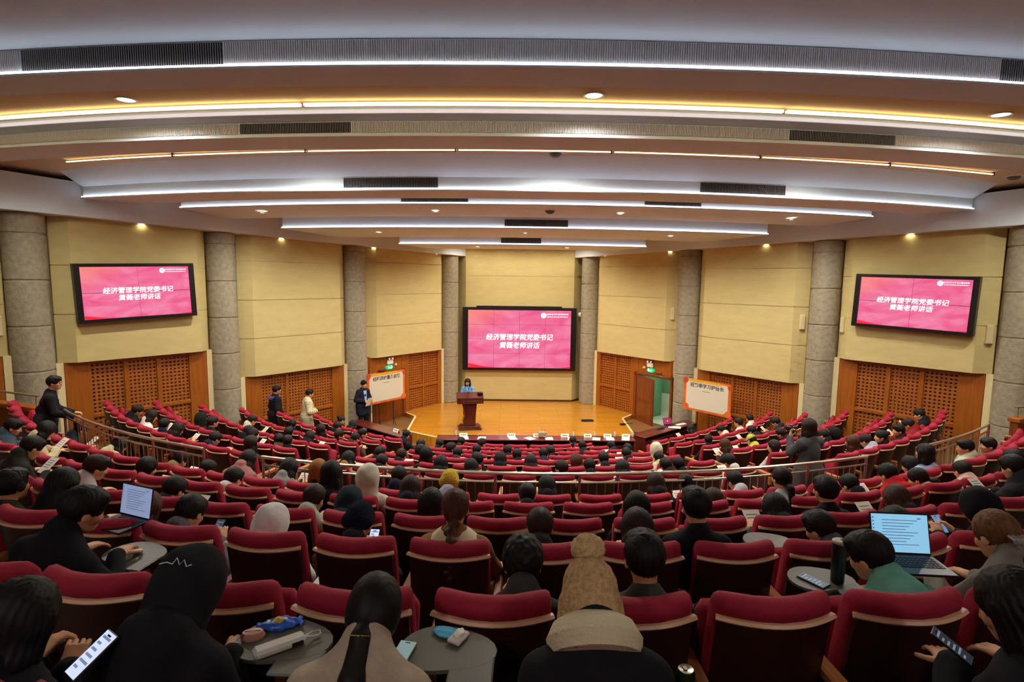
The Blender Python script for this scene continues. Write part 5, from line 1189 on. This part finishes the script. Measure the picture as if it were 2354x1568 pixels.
# ------------------------------------------------------------------ standing people
def eyes(o, pose):
    H = joints(pose)['H']
    for s_ in (-1, 1):
        b = B(); b.lathe([(0, -.006), (.006, -.003), (.006, .003), (0, .006)], 8, (s_*.031, .0905, .004)); obj('eye', b, M('eye_dark', '140c0a', .3), o, mw=H)
        b = B(); b.tube([(s_*.018, .094, .022), (s_*.032, .093, .027), (s_*.046, .086, .023)], .0035, 5); obj('eyebrow', b, M('brow_dark', '1c120e', .7), o, mw=H)
    b = B(); b.tube([(-.02, .0985, -.063), (0, .101, -.061), (.02, .0985, -.063)], .0035, 6); obj('lips', b, M('lip_rose', 'a8564e', .5), o, mw=H)
def standing(label, x, y, z, face, pose, *a, sc=1.1, **k):
    o = person(label, Matrix.Translation((x, y, z)) @ rot('Z', face) @ Matrix.Scale(sc, 4), pose, *a, **k); eyes(o, pose); return o
sp_ = standing('person in light blue jacket speaking behind the lectern', -1.99, 21.0, .33, pi-.05, 'desk', 'bob', '2a1a12', 'jacket', '6a9ac8', '20242e', sc=1.03)
b = B(); b.tube([(-.075, .055, .50), (-.03, .10, .42), (0, .118, .36), (.03, .10, .42), (.075, .055, .50)], .009, 6); obj('lanyard', b, M('lanyard_navy', '1c2038', .7), sp_, mw=joints('desk')['T'])
b = B(); b.add([(-.05, .085, .50), (.05, .085, .50), (0, .128, .37)], [(0, 1, 2)]); sh_ = obj('shirt_front', b, M('shirt_pink', 'd8b0a8', .8), sp_, mw=joints('desk')['T']); q_ = sh_.modifiers.new('s', 'SOLIDIFY'); q_.thickness = .012
su = standing('person in navy suit holding papers beside the left poster board', -5.78, 20.25, .18, -pi*.72, 'front', 'short', '17120f', 'coat', '181c2c', '14161e', sc=1.12)
b = B(); b.add([(-.055, .10, .50), (.055, .10, .50), (.03, .152, .15), (-.03, .152, .15)], [(0, 1, 2, 3)]); sh_ = obj('shirt_front', b, M('shirt_blue', '9ab0d0', .8), su, mw=joints('front')['T']); q_ = sh_.modifiers.new('s', 'SOLIDIFY'); q_.thickness = .014
t = thing('paper_sheet', 'white papers held by the person in navy suit', 'paper', mw=su.matrix_basis @ Matrix.Translation((.02, .36, 1.08)) @ rot('Z', .2) @ rot('X', 1.15)); b = B(); b.box((-.105, -.15, 0), (.105, .15, .004)); obj('page', b, m_paper, t); b = B(); b.box((-.06, -.06, .0042), (.02, .02, .005)); obj('print_block', b, m_ink2, t)
pu = standing('person in long black coat with purple hood standing by the timber wall', -7.75, 17.35, .53, -.85, 'stand', 'short', '17120f', 'longpuffer', '14141a', '14141a', sc=1.1)
b = B(); b.lathe([(.085, -.05), (.15, -.055), (.165, .0), (.14, .05), (.105, .05), (.085, 0)], 28); obj('hood_lining', b, M('hood_purple', '5c4a8c', .85), pu, mw=joints('stand')['T'] @ Matrix.Translation((0, -.025, .50)), smooth='a')
cr_ = standing('person in long cream puffer coat standing by the timber wall', -7.03, 18.1, .28, -1.0, 'front', 'short', '17120f', 'longpuffer', 'c8bf98', '1a1a1e', sc=1.1)
lm_ = standing('person in black blazer leaning on the left railing end', -9.45, 10.75, 1.96, -.95, 'rail', 'short', '15110f', 'coat', '17161a', '17161a', sc=1.1)
b = B(); b.add([(-.045, .095, .50), (.045, .095, .50), (.02, .14, .22), (-.02, .14, .22)], [(0, 1, 2, 3)]); sh_ = obj('shirt_front', b, M('shirt_white', 'd8d8d8', .8), lm_, mw=joints('rail')['T']); q_ = sh_.modifiers.new('s', 'SOLIDIFY'); q_.thickness = .012
for s_ in (-1, 1):
    b = B(); b.lathe([(.016, -.002), (.019, -.002), (.019, .002), (.016, .002)], 16, (0, 0, 0)); obj('spectacle_rim', b, m_metal, lm_, mw=joints('rail')['H'] @ Matrix.Translation((s_*.031, .104, .004)) @ rot('X', pi/2))
rw = standing('standing person with dark brown bob and grey coat raising a camera', 4.92, 9.72, 1.49, .32, 'camera', 'bob', '2c1a14', 'coat', '4a4a4c', '222226', sc=1.12)
Jc = joints('camera')
t = thing('photo_camera', 'black photo camera raised by the standing person in grey coat', 'camera', mw=rw.matrix_basis @ Matrix.Translation((0, .40, 1.50)))
b = B(); b.cbox((-.065, -.035, -.045), (.065, .035, .045), .012); obj('camera_body', b, m_bezel, t); b = B(); b.lathe([(0, 0), (.036, 0), (.036, .08), (.03, .085), (0, .08)], 18); obj('lens_barrel', b, m_black, t, mw=Matrix.Translation((0, .035, 0)) @ rot('X', -pi/2), smooth='a'); b = B(); b.cbox((-.025, -.03, .045), (.025, .03, .07), .008); obj('viewfinder', b, m_bezel, t)

# ------------------------------------------------------------------ small things in the audience
m_case = M('phone_case', '1c1c20', .35)
def phone(lab, mw, col='c8d8f0', e=.9, bg=True):
    t = thing('smartphone', lab, 'phone', mw=mw, group='smartphones in the audience')
    b = B(); b.cbox((-.037, -.077, -.005), (.037, .077, .003), .003); obj('case', b, m_case, t)
    b = B(); b.box((-.034, -.073, .003), (.034, .073, .0036)); obj('screen', b, Memit('phone_'+col, col, e), t)
    b = B()
    for q in range(6): b.box((-.026, .05-.02*q, .0037), (.026-.018*((q*3) % 4)/2, .058-.02*q, .004))
    obj('screen_rows', b, Memit('phone_rows', '8898b0', .5), t)
    b = B(); b.cbox((-.011, .060, .0037), (.011, .0655, .0041), .001); obj('camera_notch', b, m_black, t)
def hand_phone(desc, lab, col='a8c0e0', e=.8):
    o, pose = placed[desc]; J = joints(pose); c = (J['wrl']+J['wrr'])/2+Vector((.0, .085, .055))
    phone(lab, o.matrix_basis @ Matrix.Translation(c) @ rot('X', .75), col, e)
hand_phone('black hair and grey jacket', 'smartphone held by the person in grey jacket left of the white hood', '405060', .5)
hand_phone('navy beanie and dark jacket', 'bright smartphone held by the person in navy beanie', 'c0d0ff', 1.1)
hand_phone('short dark hair and black jacket', 'smartphone held right of the brown braid', 'c8d4e4', .9)
hand_phone('curly black hair and grey jacket', 'dark smartphone held by the curly haired person', '2a2a30', .4)
hand_phone('black hood up and black jacket', 'blue smartphone held under the black hood near the right edge', '7898c8', .7)
hand_phone('black bob and black top', 'smartphone held by the black bob third row', '8898b0', .6)
phone('large bright smartphone held low at the bottom left corner', Matrix.Translation((-1.86, 1.80, 4.55)) @ rot('Z', -.6) @ rot('X', .55) @ Matrix.Scale(1.05, 4), 'c4d0f4', .95)
phone('smartphone lying on the tablet of the empty seat by the black tumbler', Matrix.Translation((1.43, 3.26, 4.033)) @ rot('Z', .55) @ Matrix.Scale(1.1, 4), '5a6a70', .5)
phone('smartphone with pale green screen beside the ponytail person', Matrix.Translation((-.86, 2.10, 4.352)) @ rot('Z', -.2), '7c9c94', .55)
phone('dark smartphone held near the bottom right corner', Matrix.Translation((1.32, 2.08, 4.42)) @ rot('Z', .8) @ rot('X', .5), '303840', .4)
laptop(Matrix.Translation((-3.26, 3.92, 4.04)) @ rot('Z', -.38) @ Matrix.Scale(1.0, 4), 'open laptop with pale blue document beside the person in black jacket', '8c9cc0', .75, ang=1.75)
laptop(Matrix.Translation((1.88, 3.05, 4.24)) @ rot('Z', -.08) @ Matrix.Scale(1.02, 4), 'open laptop with bright blue document before the person with clipped ponytail', '86bede', .9, ang=1.85, screen='blue')
# tumbler
t = thing('tumbler', 'tall black tumbler with cream lid on the tablet right of centre', 'tumbler', (1.575, 3.26, 4.027)); b = B(); b.lathe([(0, 0), (.036, 0), (.038, .01), (.042, .24), (.04, .25), (0, .25)], 20); obj('tumbler_body', b, m_case, t, smooth='a')
b = B(); b.lathe([(0, .25), (.043, .25), (.043, .262), (.035, .268), (0, .268)], 20); obj('lid', b, M('lid_cream', 'b8b09c', .5), t); b = B(); b.lathe([(0, 0), (.012, 0), (.012, .004), (0, .004)], 12, (.015, 0, .268)); obj('lid_cap', b, M('lid_dark', '6a665c', .5), t)
# drink can by the front seats
t = thing('drink_can', 'dark green drink can at the bottom edge right of the pompom hat', 'can', (.20, 1.88, 4.325)); b = B(); b.lathe([(0, 0), (.026, 0), (.033, .01), (.033, .12), (.027, .132), (.025, .128), (0, .126)], 22); obj('can_body', b, M('can_green', '1c3018', .3, metal=.4), t, smooth='a')
b = B(); b.lathe([(0, .127), (.025, .129), (.0275, .133), (.0265, .135), (0, .128)], 22); obj('can_lid', b, m_metal, t, smooth='a'); b = B(); b.cbox((-.007, -.002, .131), (.007, .018, .133), .001); obj('pull_tab', b, m_metal, t)
# things on the two front tablets
t = thing('snack_bag', 'crumpled blue and yellow snack bag on the left front tablet', 'snack bag', (-1.42, 2.28, 4.343), .3)
v = Vol((-.12, -.09, -.03), (.12, .09, .07), .0055); v.ell((0, 0, .012), (.075, .045, .022), k=.01); v.cone((-.085, -.03, .01), (-.085, .03, .01), .009, k=.02); v.cone((.085, -.03, .014), (.085, .03, .008), .009, k=.02); v.ripple(lambda x, y, z: .004*np.sin(x*120+y*60)*np.sin(y*95-x*30)); v.plane((0, 0, 0), (0, 0, -1), .004)
obj('foil_bag', mesh_from([v.arrays()], 'foil_bag', M('foil_blue', '2a58b8', .3, noise=(22, .6))), None, t)
v = Vol((-.06, -.05, -.01), (.06, .05, .06), .005); v.ell((0, 0, .022), (.035, .024, .018), k=.006); v.plane((0, 0, .018), (0, 0, -1), .003); v.ripple(lambda x, y, z: .004*np.sin(x*140)*np.sin(y*120)); obj('yellow_print', mesh_from([v.arrays()], 'yellow_print', M('foil_yellow', 'd8b030', .35, noise=(40, .5))), None, t)
t = thing('power_bank', 'white slab power bank with wrist loop on the left front tablet', 'power bank', (-1.36, 2.13, 4.343), .62)
b = B(); b.cbox((-.10, -.033, 0), (.10, .033, .036), .012); obj('case', b, M('bank_white', 'c4beb0', .5), t, smooth='a'); b = B(); b.tube([(.10, .0, .02), (.135, .02, .014), (.165, .015, .012), (.16, -.012, .012), (.13, -.014, .014), (.10, -.004, .02)], .004, 6); obj('wrist_loop', b, M('bank_white'), t)
b = B(); b.cbox((.04, -.0345, .01), (.085, -.032, .028), .001); obj('port', b, m_black, t)
t = thing('cosmetic_case', 'rose pink case at the edge of the left front tablet', 'case', (-1.50, 2.20, 4.343), .2); b = B(); b.lathe([(0, 0), (.045, 0), (.05, .012), (.04, .03), (0, .034)], 20, sy=.6); obj('case', b, M('rose_shell', 'b8806c', .35), t, smooth='a'); b = B(); b.cbox((-.03, -.001, .012), (.03, .001, .034), .0005); obj('seam', b, M('rose_dark', '6a3c30', .5), t)
t = thing('face_mask', 'folded light blue face mask on the right front tablet', 'mask', (-.70, 2.24, 4.343), -.3)
v = Vol((-.09, -.06, -.02), (.09, .06, .05), .0045); v.ell((0, 0, .008), (.06, .035, .01), k=.005); v.ripple(lambda x, y, z: .0025*np.sin(y*210)); v.plane((0, 0, 0), (0, 0, -1), .002); obj('mask_cloth', mesh_from([v.arrays()], 'mask_cloth', M('mask_blue', '5ab4d8', .8)), None, t)
b = B(); b.tube([(.055, .02, .006), (.085, .015, .004), (.088, -.01, .004), (.055, -.02, .006)], .0015, 5); obj('ear_loop', b, m_paper, t)
t = thing('tissue_pack', 'small tissue pack beside the blue mask on the right front tablet', 'tissue pack', (-.645, 2.205, 4.343), -.5); b = B(); b.cbox((-.03, -.045, 0), (.03, .045, .02), .006); obj('pack', b, M('tissue_white', 'd8ccc0', .7), t)
v = Vol((-.05, -.05, -.0), (.05, .05, .06), .005); v.ell((0, .005, .024), (.02, .03, .014), k=.004); v.ripple(lambda x, y, z: .004*np.sin(x*170+y*60)*np.sin(y*130)); obj('tissue', mesh_from([v.arrays()], 'tissue', m_paper), None, t)
t = thing('earbud_case', 'white earbud case on the left side tablet', 'earbud case', (-2.86, 3.52, 4.027), .3); b = B(); b.cbox((-.03, -.022, 0), (.03, .022, .028), .012); obj('case', b, m_paper, t, smooth='a'); b = B(); b.cbox((-.0302, -.0222, .016), (.0302, .0222, .017), .0004); obj('lid_seam', b, m_ink2, t)
def cup(lab, x, y, z, straw=False):
    t = thing('paper_cup', lab, 'cup', (x, y, z)); b = B(); b.lathe([(0, 0), (.032, 0), (.044, .13), (.040, .13), (.03, .01), (0, .01)], 18); obj('cup_body', b, M('cup_cream', 'd8c8a0', .6), t, smooth='a')
    b = B(); b.lathe([(0, .135), (.046, .13), (.046, .142), (0, .145)], 18); obj('lid', b, m_paper, t)
    if straw: b = B(); b.tube([(0, 0, .1), (.012, 0, .24)], .005, 6); obj('straw', b, m_paper, t)
